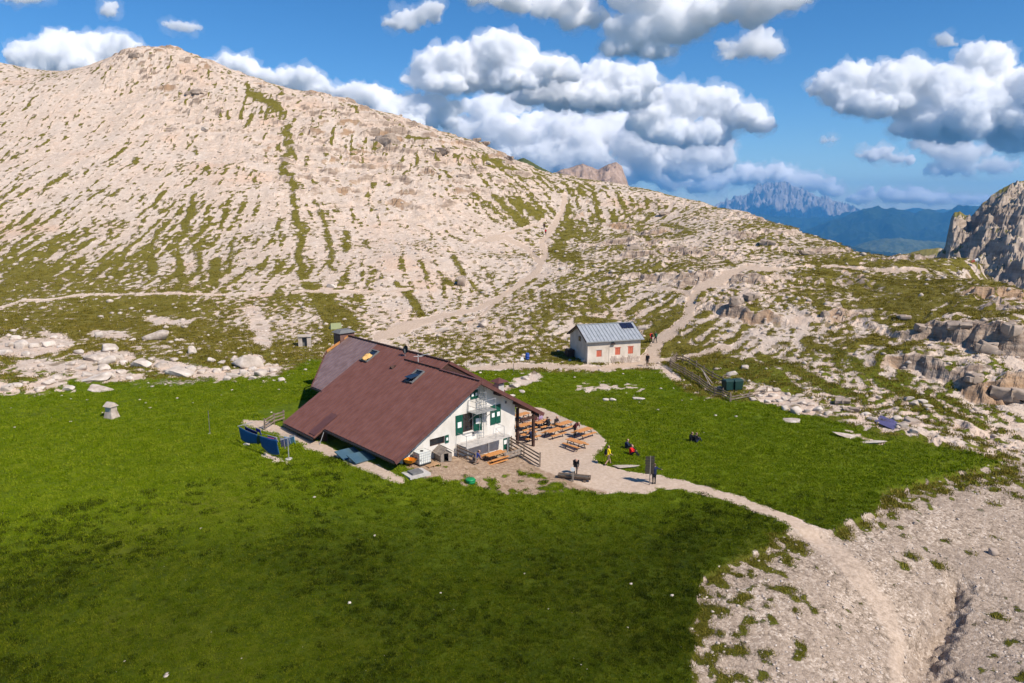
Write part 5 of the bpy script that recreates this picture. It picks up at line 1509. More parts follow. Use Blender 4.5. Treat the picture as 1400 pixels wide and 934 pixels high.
# tarpaulin on the slope: corners laid on the ground
pc = [hit(1195, 577), hit(1222, 589), hit(1227, 579), hit(1204, 569)]
V = []
for i in range(7):
    for j in range(5):
        u, v = i / 6, j / 4
        q = (pc[0] * (1 - u) + pc[1] * u) * (1 - v) + (pc[3] * (1 - u) + pc[2] * u) * v
        V.append((q[0], q[1], max(gz(q[0], q[1]), q[2]) + .07 + .02 * math.sin(9 * u) * math.sin(7 * v)))
fc = [(i * 5 + j, (i + 1) * 5 + j, (i + 1) * 5 + j + 1, i * 5 + j + 1) for i in range(6) for j in range(4)]
mb = MB(); mb.add(V, fc)
o = mb.build('tarpaulin', M['tarp'])
md = o.modifiers.new('thick', 'SOLIDIFY'); md.thickness = .03
tag(o, 'violet grey tarpaulin spread at the foot of the rocky slope', 'tarpaulin')
# small stone hut front with a white post, and a little tent up the slope
p = hit(417, 474)
t = thing('stone_shelter', 'tiny stone shelter with pale frame built into the slope behind the hut', 'shelter', p, R(10))
MB().box(-.9, -.35, -.3, .5, -.3, 1.5).build('side_wall', M['boulder'], t); MB().box(.35, .9, -.3, .5, -.3, 1.4).build('side_wall', M['stone'], t)
MB().box(-1.0, 1.0, -.45, .6, 1.5, 1.75).build('lintel_slab', M['boulder'], t); MB().box(-.35, .35, .2, .3, -.2, 1.48).build('door', M['grey_cover'], t)
p = hit(459, 449)
t = thing('tent', 'pale green ridge tent pitched on the slope above the hut', 'tent', p, R(30))
MB().add([(-1.0, -.6, -.1), (1.0, -.6, -.1), (1.0, .6, -.1), (-1.0, .6, -.1), (-.8, 0, .85), (.8, 0, .85)], [(0, 1, 5, 4), (2, 3, 4, 5), (0, 4, 3), (1, 2, 5), (3, 2, 1, 0)]).build('canvas', cloth('tent', (.22, .24, .12)), t)
MB().cyl((.8, 0, .86), (1.5, 0, 0), .012, .012, 5).build('guy_rope', M['white_paint'], t)

# ------------------------------------------------------------------ laundry
A_, B_ = hit(337, 608), hit(395, 628)
t = thing('clothes_line', 'metal clothes line with two posts beside the gravel walk', 'clothes line', B_, world=True)
dl = (B_ - A_); dl[2] = 0; LN = float(np.linalg.norm(dl)); dl /= LN; pn_ = np.array([-dl[1], dl[0], 0])
for q in (A_, B_):
    MB().cyl((q[0], q[1], q[2] - .1), (q[0], q[1], q[2] + 1.95), .045, .04, 8).build('post', M['steel'], t)
    MB().beam(tuple(q + pn_ * -.75 + np.array([0, 0, 1.93])), tuple(q + pn_ * .75 + np.array([0, 0, 1.93])), .05, .05).build('cross_arm', M['steel'], t)
    MB().cyl((q[0], q[1], q[2] - .05), (q[0], q[1], q[2] + .07), .33, .3, 14).build('foot', M['concrete'], t)
def line_pt(s, off):
    q = A_ + (B_ - A_) * s + pn_ * off
    return np.array([q[0], q[1], q[2] + 1.93 - .22 * 4 * s * (1 - s)])
for off in (-.72, -.25, .25, .72):
    MB().tube([tuple(line_pt(s, off)) for s in np.linspace(0, 1, 13)], .008, 5).build('line', M['steel'], t)
def laundry(label, s0, s1, off, drop, c_, name, seed, swing=.12):
    cat = name.replace('_', ' ')
    rg = random.Random(seed); V = []; nu, nv_ = 14, 9
    ph = rg.random() * 6
    for i in range(nu):
        u = i / (nu - 1)
        for j in range(nv_):
            v = j / (nv_ - 1)
            q = line_pt(s0 + (s1 - s0) * u, off)
            d = drop * v * (.82 + .18 * math.sin(3.1 * u + ph))
            sw_ = (swing * v * v + .05 * v * math.sin(7 * u + ph + 2 * v)) 
            V.append((q[0] + pn_[0] * sw_, q[1] + pn_[1] * sw_, q[2] - d))
    mb = MB(); mb.add(V, [(i * nv_ + j, (i + 1) * nv_ + j, (i + 1) * nv_ + j + 1, i * nv_ + j + 1) for i in range(nu - 1) for j in range(nv_ - 1)])
    o = mb.build(name, cloth(name + str(seed), c_), None, True)
    md = o.modifiers.new('thick', 'SOLIDIFY'); md.thickness = .02
    tag(o, label, cat, 'laundry on the clothes line')
laundry('large blue sheet hanging at the far end of the clothes line', .02, .46, -.72, 1.25, (.012, .085, .21), 'bed_sheet', 1)
laundry('long blue sheet hanging low at the near end of the clothes line', .52, .92, -.72, 1.5, (.012, .075, .20), 'bed_sheet', 2)
laundry('dark green cloth hanging between the two blue sheets', .42, .54, -.68, .95, (.02, .05, .03), 'towel', 3)
laundry('navy blanket pegged on the second line', .05, .35, -.25, .7, (.012, .016, .10), 'blanket', 4)
laundry('bright blue shirt pegged on the second line', .20, .31, .25, .65, (.02, .03, .38), 'shirt', 5)
laundry('pale grey cloth on the second line near the close post', .58, .80, -.2, .5, (.42, .40, .44), 'towel', 6)
laundry('pink towel hanging behind the long blue sheet', .68, .82, -.6, .5, (.55, .06, .22), 'towel', 7)
laundry('light blue towel pegged at the close post on the outer line', .86, .99, .25, .95, (.34, .44, .55), 'towel', 8)
laundry('pale turquoise cloth at the very end of the outer line', .88, .99, .72, 1.0, (.28, .52, .58), 'towel', 9)
laundry('lilac grey pillow case hanging by the close post', .90, .985, -.3, 1.15, (.32, .26, .34), 'pillow_case', 10)
T = on_slope(-6.45, 0, 0)
q = MB(T); q.add([(15.75 + .12 * i, .05 + .16 * j, .20 + .10 * math.sin(i * 1.3 + j) * (j % 3 > 0) + .12 * (i in (3, 4, 5))) for i in range(9) for j in range(7)], [(i * 7 + j, (i + 1) * 7 + j, (i + 1) * 7 + j + 1, i * 7 + j + 1) for i in range(8) for j in range(6)])
o = q.build('bedding', cloth('bedding', (.62, .37, .13)), None, True); md = o.modifiers.new('thick', 'SOLIDIFY'); md.thickness = .08
tag(o, 'yellow bedding airing out of the rear skylight of the brown roof', 'bedding')

# ------------------------------------------------------------------ people
def pose(kind):
    J = dict(P=(0, 0, .95), C=(0, .0, 1.32), N=(0, 0, 1.5), H=(0, .03, 1.64))
    J.update(sL=(-.19, 0, 1.43), sR=(.19, 0, 1.43), eL=(-.25, -.03, 1.15), eR=(.25, -.03, 1.15), wL=(-.26, .06, .90), wR=(.26, .06, .90))
    J.update(hL=(-.09, 0, .93), hR=(.09, 0, .93), kL=(-.10, .02, .50), kR=(.10, .02, .50), aL=(-.10, -.02, .09), aR=(.10, -.02, .09))
    if kind == 'walk':
        J.update(kL=(-.10, .24, .54), aL=(-.10, .36, .11), kR=(.10, -.04, .50), aR=(.10, -.36, .16), eL=(-.25, -.12, 1.17), wL=(-.24, -.14, .93), eR=(.25, .06, 1.16), wR=(.23, .26, 1.0))
    elif kind == 'point':
        J.update(eR=(.40, .10, 1.28), wR=(.66, .16, 1.20))
    elif kind == 'bend':
        J.update(P=(0, -.12, .93), C=(0, .16, 1.22), N=(0, .32, 1.33), H=(0, .45, 1.38), sL=(-.19, .26, 1.27), sR=(.19, .26, 1.27), eL=(-.23, .36, 1.0), eR=(.23, .36, 1.0), wL=(-.16, .52, .80), wR=(.16, .52, .80), hL=(-.09, -.12, .91), hR=(.09, -.12, .91), kL=(-.1, -.02, .5), kR=(.1, -.02, .5), aL=(-.1, -.1, .09), aR=(.1, -.1, .09))
    elif kind == 'sit':
        J.update(P=(0, 0, .56), C=(0, .06, .94), N=(0, .12, 1.12), H=(0, .17, 1.26), sL=(-.19, .1, 1.05), sR=(.19, .1, 1.05), eL=(-.26, .22, .82), eR=(.26, .22, .82), wL=(-.14, .46, .82), wR=(.14, .46, .82), hL=(-.09, .0, .55), hR=(.09, .0, .55), kL=(-.12, .44, .53), kR=(.12, .44, .53), aL=(-.12, .42, .09), aR=(.12, .42, .09))
    elif kind == 'sit_ground':
        J.update(P=(0, 0, .13), C=(0, -.04, .50), N=(0, .02, .68), H=(0, .07, .82), sL=(-.19, .0, .62), sR=(.19, .0, .62), eL=(-.25, .16, .42), eR=(.25, .16, .42), wL=(-.15, .36, .44), wR=(.15, .36, .44), hL=(-.09, .03, .13), hR=(.09, .03, .13), kL=(-.14, .40, .43), kR=(.14, .40, .43), aL=(-.13, .66, .09), aR=(.13, .66, .09))
    elif kind == 'crouch':
        J.update(P=(0, -.1, .42), C=(0, .14, .74), N=(0, .26, .90), H=(0, .36, 1.0), sL=(-.19, .2, .84), sR=(.19, .2, .84), eL=(-.26, .34, .60), eR=(.26, .34, .60), wL=(-.15, .52, .44), wR=(.15, .52, .44), hL=(-.09, -.1, .42), hR=(.09, -.1, .42), kL=(-.16, .28, .50), kR=(.16, .28, .50), aL=(-.13, .06, .09), aR=(.13, .06, .09))
    return {k: Vector(v) for k, v in J.items()}

def person(label, pos, rz, kind, shirt, trousers, hair='hair', shoe='rubber', legs_bare=False, pack=None, hat=None, skin='skin', arms_bare=True):
    J = pose(kind)
    mats = [M[skin], shirt, trousers, M[shoe]]
    caps = []
    def cap(a, b, r0, r1, mi): caps.append((J[a] if isinstance(a, str) else Vector(a), J[b] if isinstance(b, str) else Vector(b), r0, r1, mi))
    up = (J['N'] - J['P']).normalized()
    cap('P', 'C', .145, .165, 1); cap('C', J['N'] - up * .06, .16, .09, 1)
    cap('sL', 'sR', .085, .085, 1); cap('hL', 'hR', .115, .115, 2)
    cap('N', 'H', .055, .06, 0)
    hd = J['H']; cap(hd - Vector((0, 0, .03)), hd + Vector((0, .005, .05)), .082, .098, 0)
    fw = Vector((0, 1, 0))
    cap(hd + fw * .09, hd + fw * .115 + Vector((0, 0, -.015)), .016, .014, 0)                       # nose
    for s_ in (-1, 1): cap(hd + Vector((s_ * .085, 0, 0)), hd + Vector((s_ * .095, 0, .02)), .018, .018, 0)   # ears
    for s_ in 'LR':
        cap('s' + s_, 'e' + s_, .062, .046, 1); cap('e' + s_, 'w' + s_, .044, .030, 0 if arms_bare else 1)
        cap('h' + s_, 'k' + s_, .098, .064, 2)
        cap('k' + s_, 'a' + s_, .060, .040, 0 if legs_bare else 2)
        an_ = J['a' + s_]; cap(an_ + Vector((0, -.03, -.03)), an_ + Vector((0, .15, -.05)), .045, .038, 3)
    caps = [(a, b, r0 * 1.22, r1 * 1.22, mi) for a, b, r0, r1, mi in caps]
    V, Fc, nv = [], [], 0
    iv, if_ = ICO[2]
    for a, b, r0, r1, mi in caps:
        for k in range(4):
            t = k / 3; c_ = a.lerp(b, t); r = r0 + (r1 - r0) * t
            V.append(iv * r + np.array(c_)); Fc.append(if_ + nv); nv += len(iv)
        d = b - a
        if d.length > 1e-4:
            mbc = MB().cyl(a, b, r0 * .97, r1 * .97, 10)
            f3 = []
            for f_ in mbc.f:
                for q in range(1, len(f_) - 1): f3.append((f_[0], f_[q], f_[q + 1]))
            V.append(np.array(mbc.v)); Fc.append(np.array(f3) + nv); nv += len(mbc.v)
    me = mesh_np('person', np.concatenate(V), np.concatenate(Fc), 3)
    o = bpy.data.objects.new('person', me); link(o)
    md = o.modifiers.new('r', 'REMESH'); md.mode = 'VOXEL'; md.voxel_size = .028; md.use_smooth_shade = True
    sm = o.modifiers.new('s', 'SMOOTH'); sm.iterations = 2; sm.factor = .5
    dg = bpy.context.evaluated_depsgraph_get()
    nm = bpy.data.meshes.new_from_object(o.evaluated_get(dg)); o.modifiers.clear()
    # hands: palm, four fingers and a thumb, curled
    hb = bmesh.new(); hb.from_mesh(nm)
    nb = len(hb.faces)
    for s_ in 'LR':
        w_ = J['w' + s_]; d = (w_ - J['e' + s_]).normalized(); sd = d.cross(Vector((0, 0, 1))); sd = sd.normalized() if sd.length > .05 else Vector((1, 0, 0)); n_ = sd.cross(d)
        q = MB(); q.beam(w_, w_ + d * .095, .085, .032, tuple(n_))
        for k, ln in enumerate((.072, .08, .076, .06)):
            b0 = w_ + d * .09 + sd * (.031 - k * .021); b1 = b0 + d * ln * .55 - n_ * .012; b2 = b1 + d * ln * .4 - n_ * .028
            q.cyl(b0, b1, .010, .009, 5); q.cyl(b1, b2, .009, .007, 5)
        b0 = w_ + d * .03 + sd * .04; b1 = b0 + d * .035 + sd * .03 - n_ * .01; q.cyl(b0, b1, .012, .010, 5); q.cyl(b1, b1 + d * .035 + sd * .006 - n_ * .012, .010, .008, 5)
        vs = [hb.verts.new(p) for p in q.v]
        for f_ in q.f:
            try: hb.faces.new([vs[i] for i in f_])
            except ValueError: pass
    hb.to_mesh(nm); hb.free()
    nm.materials.clear()
    for m_ in mats: nm.materials.append(m_)
    cen = np.empty(len(nm.polygons) * 3, np.float32); nm.polygons.foreach_get('center', cen); cen = cen.reshape(-1, 3)
    best = np.full(len(cen), 1e9); mi_ = np.zeros(len(cen), np.int32)
    for a, b, r0, r1, mi in caps:
        a_, b_2 = np.array(a), np.array(b); ab = b_2 - a_
        t = np.clip(((cen - a_) @ ab) / (ab @ ab + 1e-9), 0, 1)
        d = np.linalg.norm(cen - a_ - t[:, None] * ab, axis=1) - (r0 + (r1 - r0) * t)
        k = d < best; best[k] = d[k]; mi_[k] = mi
    mi_[nb:] = 0
    nm.polygons.foreach_set('material_index', mi_); smooth(nm)
    o.data = nm
    o.location = tuple(map(float, pos)); o.rotation_euler = (0, 0, rz)
    tag(o, label, 'person')
    # hair or hat, backpack
    hm = MB(); c_ = hd + Vector((0, -.012, .035))
    iv3, if3 = ICO[3]
    keep = {i for i, v in enumerate(iv3) if v[2] > -.35 + max(0, v[1]) * .9}
    for f_ in if3:
        if all(i in keep for i in f_):
            hm.add([tuple(c_ + Vector(iv3[i]) * .108) for i in f_], [(0, 1, 2)])
    ho = hm.build('hat' if hat else 'hair', hat or M[hair], o, True)
    md = ho.modifiers.new('t', 'SOLIDIFY'); md.thickness = .012
    if pack:
        bk = MB(); yb = -.17
        cc = J['C']
        bk.add([tuple(cc + Vector(p)) for p in ((-.15, -.16, -.30), (.15, -.16, -.30), (.15, -.34, -.30), (-.15, -.34, -.30), (-.13, -.14, .20), (.13, -.14, .20), (.13, -.28, .20), (-.13, -.28, .20))], [(3, 2, 1, 0), (4, 5, 6, 7), (0, 1, 5, 4), (1, 2, 6, 5), (2, 3, 7, 6), (3, 0, 4, 7)])
        bo = bk.build('backpack', pack, o)
        bv = bo.modifiers.new('b', 'BEVEL'); bv.width = .05; bv.segments = 3
        for s_ in (-1, 1):
            MB().tube([tuple(cc + Vector((s_ * .10, -.15, .16))), tuple(cc + Vector((s_ * .11, .0, .19))), tuple(cc + Vector((s_ * .11, .165, .0))), tuple(cc + Vector((s_ * .12, .0, -.22)))], .018).build('strap', pack, bo)
    return o

black = cloth('black', (.012, .012, .014)); navy = cloth('navy', (.012, .018, .05)); yellow = cloth('yellow', (.78, .60, .01)); red = cloth('red', (.62, .012, .016))
khaki = cloth('khaki', (.16, .12, .08)); grey = cloth('grey', (.10, .10, .11)); blue = cloth('blue', (.02, .035, .16)); maroon = cloth('maroon', (.09, .022, .025)); white = cloth('white', (.70, .70, .68)); green = cloth('green', (.02, .10, .05)); lilac = cloth('lilac', (.28, .20, .32))
person('hiker in a yellow shirt and dark cap striding along the path', hit(831, 636), R(-62), 'walk', yellow, khaki, legs_bare=True, pack=black, hat=black)
person('person in black bending over the log trough, pale headgear', hit(787, 648), R(180), 'bend', black, black, hat=cloth('palehat', (.5, .5, .5)), arms_bare=False)
person('person in dark blue standing beside the signpost with one arm held out', hit(894, 662), R(10), 'point', navy, black, arms_bare=False)
person('person in a red jacket sitting on the grass by the path', hit(863, 622), R(-115), 'sit_ground', red, black, arms_bare=False)
person('person in dark clothes sitting on the grass behind the red jacket', hit(857, 614), R(-100), 'sit_ground', navy, black, hat=black, arms_bare=False)
person('person in black resting alone far out on the meadow', hit(945, 604), R(-70), 'sit_ground', black, black, arms_bare=False)
person('second person in black sitting close beside the one resting on the meadow', hit(951, 605), R(-60), 'sit_ground', black, navy, arms_bare=False)
person('worker in a blue shirt crouching by the yard fence under the gable', hit(650, 634), R(-60), 'crouch', blue, khaki, legs_bare=True)
person('hiker in red walking up the path behind the small house', hit(890, 470), R(20), 'walk', red, black, pack=black)
person('hiker in green walking up the path behind the small house', hit(896, 469), R(15), 'walk', black, black, pack=green)
person('hiker with a dark pack passing the corner of the small house', hit(885, 501), R(150), 'stand', black, khaki, legs_bare=True, pack=black)
def seat(tb, x, side):
    q = Matrix.Rotation(tb.rotation_euler[2], 4, 'Z') @ Vector((x, side * .80, 0)) + tb.location
    return (q.x, q.y, q.z - .015), tb.rotation_euler[2] + (0 if side < 0 else math.pi)
for tb, x, side, c1_, lb in ((5, -.4, 1, maroon, 'person in maroon seated with back to the meadow at the crowded table'), (5, .35, 1, lilac, 'person in pale lilac seated at the crowded table'), (5, .05, -1, black, 'person in black seated nearest the porch at the crowded table'),
                             (3, -.4, 1, black, 'person in black seated alone at the table before the meadow'), (7, -.3, -1, navy, 'person in navy seated at the table next to the rail fence'), (4, .5, 1, grey, 'person in grey seated at the table between the posts')):
    p_, r_ = seat(TB[tb], x, side)
    person(lb, p_, r_, 'sit', c1_, black)
p_, r_ = seat(TB[0], -.35, 1)
person('person in maroon leaning over the table at the grassy terrace edge', (p_[0], p_[1], p_[2] + .015), r_, 'bend', maroon, black)
# resting hikers far up the trail
person('tiny hiker on the steep trail across the scree', hit(744, 314), R(0), 'walk', maroon, black, pack=black)
person('tiny hiker in dark clothes just below the other on the steep trail', hit(746, 322), R(0), 'walk', navy, black, pack=red)

# ------------------------------------------------------------------ boulders
def angular(seed):
    rg = np.random.default_rng(seed); v, f = ICO[3]; v = v * 1.4
    for ax in range(3):
        for s_ in (-1, 1):
            nn = rg.normal(size=3) * .28; nn[ax] += s_; nn /= np.linalg.norm(nn)
            t = v @ nn - rg.uniform(.6, .85); v = v - np.clip(t, 0, None)[:, None] * nn
    for j in range(7):
        nn = rg.normal(size=3); nn /= np.linalg.norm(nn); t = v @ nn - rg.uniform(.72, .98); v = v - np.clip(t, 0, None)[:, None] * nn
    v = v * (1 + .06 * fbm(v[:, 0] * 4 + v[:, 2] * 5 + seed, v[:, 1] * 4 - v[:, 2] * 4, 3, seed)[:, None])
    return v * np.array([1, .85, .72]), f
BV = []
for k in range(8):
    v, f = angular(500 + k)
    for m_ in ('boulder', 'stone', 'grey_rock'):
        me = mesh_np('boulder', v, f, 3); me.materials.append(M[m_])
        BV.append(me)
ORD = 'first second third fourth fifth sixth seventh eighth ninth tenth eleventh twelfth thirteenth fourteenth fifteenth sixteenth seventeenth eighteenth nineteenth twentieth twenty-first twenty-second twenty-third twenty-fourth twenty-fifth twenty-sixth twenty-seventh twenty-eighth'.split()
def boulder(px, py, w, label, m='boulder', asp=1.0, hgt=1.0, sink=.25, group=None, rot=None):
    p = hit(px, py + w * .22)
    d = math.hypot(p[0], p[1], p[2] - CH)
    r = w * .5 * d / F
    k = random.randrange(8)
    o = bpy.data.objects.new('boulder', BV[k * 3 + ('boulder', 'stone', 'grey_rock').index(m)])
    o.scale = (r * asp, r, r * hgt)
    o.rotation_euler = (random.uniform(-.2, .2), random.uniform(-.2, .2), random.uniform(-.4, .4) if rot is None else rot)
    o.location = (p[0], p[1] + r * .3, p[2] + r * hgt * (.72 - sink * 1.6))
    link(o); tag(o, label, 'boulder', group)
    return o
G1 = 'white boulders along the foot of the slope'
belt = [(13, 471, 15), (45, 473, 14), (73, 461, 12), (6, 481, 22), (64, 471, 18), (136, 459, 14), (109, 481, 12), (159, 489, 20), (168, 495, 10), (222, 499, 20), (261, 505, 16), (297, 507, 14), (288, 493, 12),
          (303, 495, 12), (321, 492, 16), (373, 506, 14), (318, 513, 18), (333, 510, 16), (357, 510, 20), (384, 520, 10), (150, 513, 16), (120, 513, 14), (64, 523, 18), (54, 531, 14), (9, 531, 18), (93, 531, 16), (181, 465, 9), (177, 517, 11),
          (20, 462, 12), (35, 484, 14), (82, 474, 10), (98, 497, 13), (112, 503, 15), (140, 504, 16), (205, 492, 9), (231, 508, 15), (275, 508, 14), (308, 505, 11), (346, 505, 13), (366, 499, 10), (24, 527, 12), (76, 517, 12), (164, 508, 12), (238, 492, 12), (310, 518, 12), (345, 516, 12)]
for row, nmr in ((sorted(q for q in belt if q[1] < 496), 'upper'), (sorted(q for q in belt if q[1] >= 496), 'lower')):
    for k, q in enumerate(row):
        boulder(q[0], q[1], q[2] * .85, '%s white boulder from the left in the %s row of the rocky belt' % (ORD[k], nmr), asp=random.uniform(1.0, 1.5), hgt=random.uniform(.6, 1.0), group=G1)
for px, py, w, lb, m, asp, hg in [
    (28, 472, 18, 'rounded pale boulder in the line of blocks near the photograph edge', 'boulder', 1.1, 1.0), (148, 477, 17, 'white block perched above the broad cracked slab', 'boulder', 1.3, .8), (130, 488, 24, 'broad pale slab left part of the cracked pair', 'stone', 1.4, .6),
    (147, 493, 19, 'white cracked block leaning on the broad pale slab', 'boulder', 1.1, .9), (192, 497, 22, 'lone white oblong boulder on grass beside the cracked blocks', 'boulder', 1.3, .75), (214, 459, 25, 'large square grey boulder on the grassy slope above the meadow', 'stone', 1.3, .85),
    (261, 481, 12, 'small upright white boulder on the grass slope', 'boulder', .9, 1.3), (244, 507, 28, 'wide white ledge of rock at the meadow edge', 'boulder', 1.5, .55), (342, 494, 32, 'biggest white boulder of the belt, heaped with smaller blocks', 'boulder', 1.3, .85), (132, 515, 26, 'flat white rubble ledge at the meadow edge', 'boulder', 1.5, .4),
    (134, 530, 24, 'flat grey stone sunk in the meadow', 'stone', 1.6, .2), (631, 386, 19, 'tall pointed boulder alone on the scree above the trail', 'grey_rock', .85, 1.5), (454, 390, 14, 'white boulder on the grass tongue high on the scree', 'boulder', 1.3, .7), (604, 451, 15, 'white rock beside the trail above the brown roof', 'boulder', 1.4, .7),
    (637, 436, 17, 'flat white rock below the bend of the trail', 'boulder', 1.5, .6), (661, 444, 15, 'jagged pale rock on the slope behind the hut', 'stone', 1, 1.1), (769, 367, 9, 'small white rock beside the upper trail', 'boulder', 1.2, .8), (946, 372, 10, 'white triangular rock above the path bend', 'boulder', 1, 1.1),
    (668, 223, 9, 'small white rock near the skyline', 'boulder', 1.2, .9), (1001, 510, 12, 'white slab on the grass above the bin enclosure', 'boulder', 1.5, .7), (1019, 502, 11, 'grey rock above the bin enclosure', 'stone', 1.2, .9), (1090, 562, 15, 'rounded white boulder at the meadow edge under the slope', 'boulder', 1.3, .8),
    (1074, 559, 11, 'pale boulder next to the rounded white one at the meadow edge', 'boulder', 1, .9), (1083, 573, 18, 'flat white stone lying in the meadow below the rounded boulder', 'boulder', 1.6, .25), (1162, 595, 18, 'pale rock slab surfacing in the meadow', 'stone', 2.0, .22), (1190, 602, 20, 'second pale rock slab surfacing in the meadow nearer the slope', 'boulder', 2.2, .18),
    (704, 527, 13, 'white boulder pile behind the terrace chimney', 'boulder', 1.2, .8), (719, 517, 11, 'white boulder on the mound behind the terrace roof', 'boulder', 1.2, .8), (714, 535, 9, 'small white boulder near the terrace roof edge', 'boulder', 1.2, .7), (699, 541, 9, 'pale boulder almost hidden by the terrace roof', 'boulder', 1.1, .7),
    (829, 546, 9, 'white stone of the pair in the meadow hollow', 'boulder', 1.2, .6), (838, 546, 9, 'neighbouring white stone of the pair in the meadow hollow', 'boulder', 1.1, .6), (873, 544, 13, 'flat white stone in the meadow below the small house', 'boulder', 1.5, .4), (858, 634, 26, 'long pale flat stone beside the path near the yellow hiker', 'stone', 1.7, .16),
    (799, 493, 10, 'white rock at the corner of the small house', 'boulder', 1.1, .9), (280, 177, 10, 'white block high on the bare scree', 'boulder', 1, 1), (880, 448, 14, 'pale overhanging rock beside the small house roof', 'stone', 1.6, .6), (1000, 512 - 60, 10, 'pale block on the slope below the crag', 'stone', 1.2, .8), (1252, 716, 7, 'dark mossy stone on the gravel bank', 'grey_rock', 1, .9), (1360, 757, 12, 'dark boulder on the open gravel bank', 'grey_rock', 1.1, .9)]:
    boulder(px, py, w, lb, m, asp, hg)
rub = [(1048, 534, 10), (1058, 541, 10), (1066, 548, 9), (1073, 546, 9), (1085, 546, 10), (1098, 551, 11), (1108, 553, 10), (1040, 541, 9), (1062, 534, 9), (1120, 560, 10), (1132, 565, 9), (1105, 562, 8), (1092, 541, 9), (1195, 573, 12), (1235, 582, 12), (1250, 590, 11), (1226, 572, 10), (1185, 566, 10),
          (1243, 545, 9), (1252, 552, 10), (1262, 549, 9), (1270, 556, 9), (1030, 546, 9), (1050, 549, 8)]
for k, q in enumerate(sorted(rub)):
    boulder(*q, '%s pale boulder from the left in the rubble at the foot of the rocky slope' % ORD[k], random.choice(('boulder', 'boulder', 'stone')), random.uniform(1, 1.5), random.uniform(.7, 1), group='rubble boulders at the foot of the rocky slope')
def block_mesh(seed, n):
    """a knot of jointed, bedded blocks"""
    rg = np.random.default_rng(seed); V, Fc, nv = [], [], 0
    v0, f0 = ICO[3]
    for k in range(n):
        v = v0.copy() * 1.35
        for ax in range(3):
            for s_ in (-1, 1):
                nn = rg.normal(size=3) * .16; nn[ax] += s_; nn /= np.linalg.norm(nn)
                t = v @ nn - rg.uniform(.55, .8); v -= np.clip(t, 0, None)[:, None] * nn
        for j in range(4):
            nn = rg.normal(size=3); nn /= np.linalg.norm(nn); t = v @ nn - rg.uniform(.75, .95); v -= np.clip(t, 0, None)[:, None] * nn
        v = v * (1 + .07 * fbm(v[:, 0] * 3 + v[:, 2] * 5 + seed, v[:, 1] * 3 - v[:, 2] * 4, 3, seed + k)[:, None])
        s3 = rg.uniform(.45, .85) if k else .95
        c_ = np.array([rg.uniform(-.85, .85), rg.uniform(-.3, .4), rg.uniform(-.35, .25)]) if k else np.zeros(3)
        V.append(v * s3 * np.array([1, .9, rg.uniform(.6, .95)]) + c_); Fc.append(f0 + nv); nv += len(v0)
    me = mesh_np('rock_outcrop', np.concatenate(V), np.concatenate(Fc), 3); me.materials.append(M['grey_rock'])
    return me
KV = [block_mesh(700 + k, 5) for k in range(7)]
def crag(px, py, w, label, asp=1.1, hgt=.9, sink=.35):
    p = hit(px, py + w * .15)
    d = math.hypot(p[0], p[1], p[2] - CH); r = w * .42 * d / F
    o = bpy.data.objects.new('rock_outcrop', random.choice(KV))
    o.scale = (r * asp, r, r * hgt); o.rotation_euler = (random.uniform(-.1, .1), random.uniform(-.15, .15), random.uniform(-.5, .5))
    o.location = (p[0], p[1] + r * .35, p[2] + r * hgt * (.55 - sink))
    link(o); tag(o, label, 'rock outcrop')
for q in [(526, 192, 34, 'big broken outcrop with a brown face below the ridge', 1.1, .9), (603, 207, 22, 'rounded outcrop with a dark hollow under the skyline', 1.2, .8), (636, 240, 18, 'brown capped outcrop above the pink scree', 1.3, .8),
          (650, 192, 14, 'square tower of rock on the skyline', 1.0, 1.1), (662, 195, 14, 'second square tower of rock on the skyline', 1.1, .9), (697, 217, 13, 'dark tooth of rock on the skyline', .9, 1.1),
          (357, 118, 12, 'pointed block on the shoulder under the summit', .9, 1.1), (868, 338, 22, 'outcrop with a dark cave like hollow above the path', 1.2, .9), (268, 124, 20, 'overhanging ledge below the summit', 1.4, .7), (183, 76, 16, 'dark cracked block at the summit edge', 1.3, .8),
          (910, 292, 14, 'split outcrop on the upper slope', 1.2, .8), (1047, 332, 22, 'rounded crag standing above the path plateau', 1.1, 1.0), (1105, 346, 18, 'dark undercut crag above the plateau path', 1.3, .8), (1005, 412, 24, 'fluted crag below the path, first of the pair', 1.0, 1.1), (1026, 408, 22, 'fluted crag below the path, second of the pair', 1.0, 1.1),
          (1128, 430, 16, 'dark block at the end of the crag line', 1.0, 1.0), (1240, 434, 20, 'grey outcrop at the plateau rim', 1.3, .8), (1262, 450, 20, 'jutting outcrop under the plateau rim', 1.2, .9), (1308, 446, 26, 'heavy dark outcrop under the plateau rim', 1.2, .8), (1354, 478, 32, 'bulging ochre crag at the cliff corner', 1.0, 1.0), (1386, 456, 30, 'ochre pillar at the end of the cliff', .8, 1.5),
          (1376, 540, 46, 'massive layered crag low on the cliff', 1.1, .9), (1336, 520, 26, 'layered crag beside the massive one', 1.1, .9), (1250, 577, 22, 'dark broken crag just above the meadow', 1.1, .9), (1150, 549, 20, 'brown crag in the gully above the tarpaulin', 1.1, .9), (1168, 561, 18, 'low brown crag next to the tarpaulin', 1.1, .9)]:
    crag(*q)

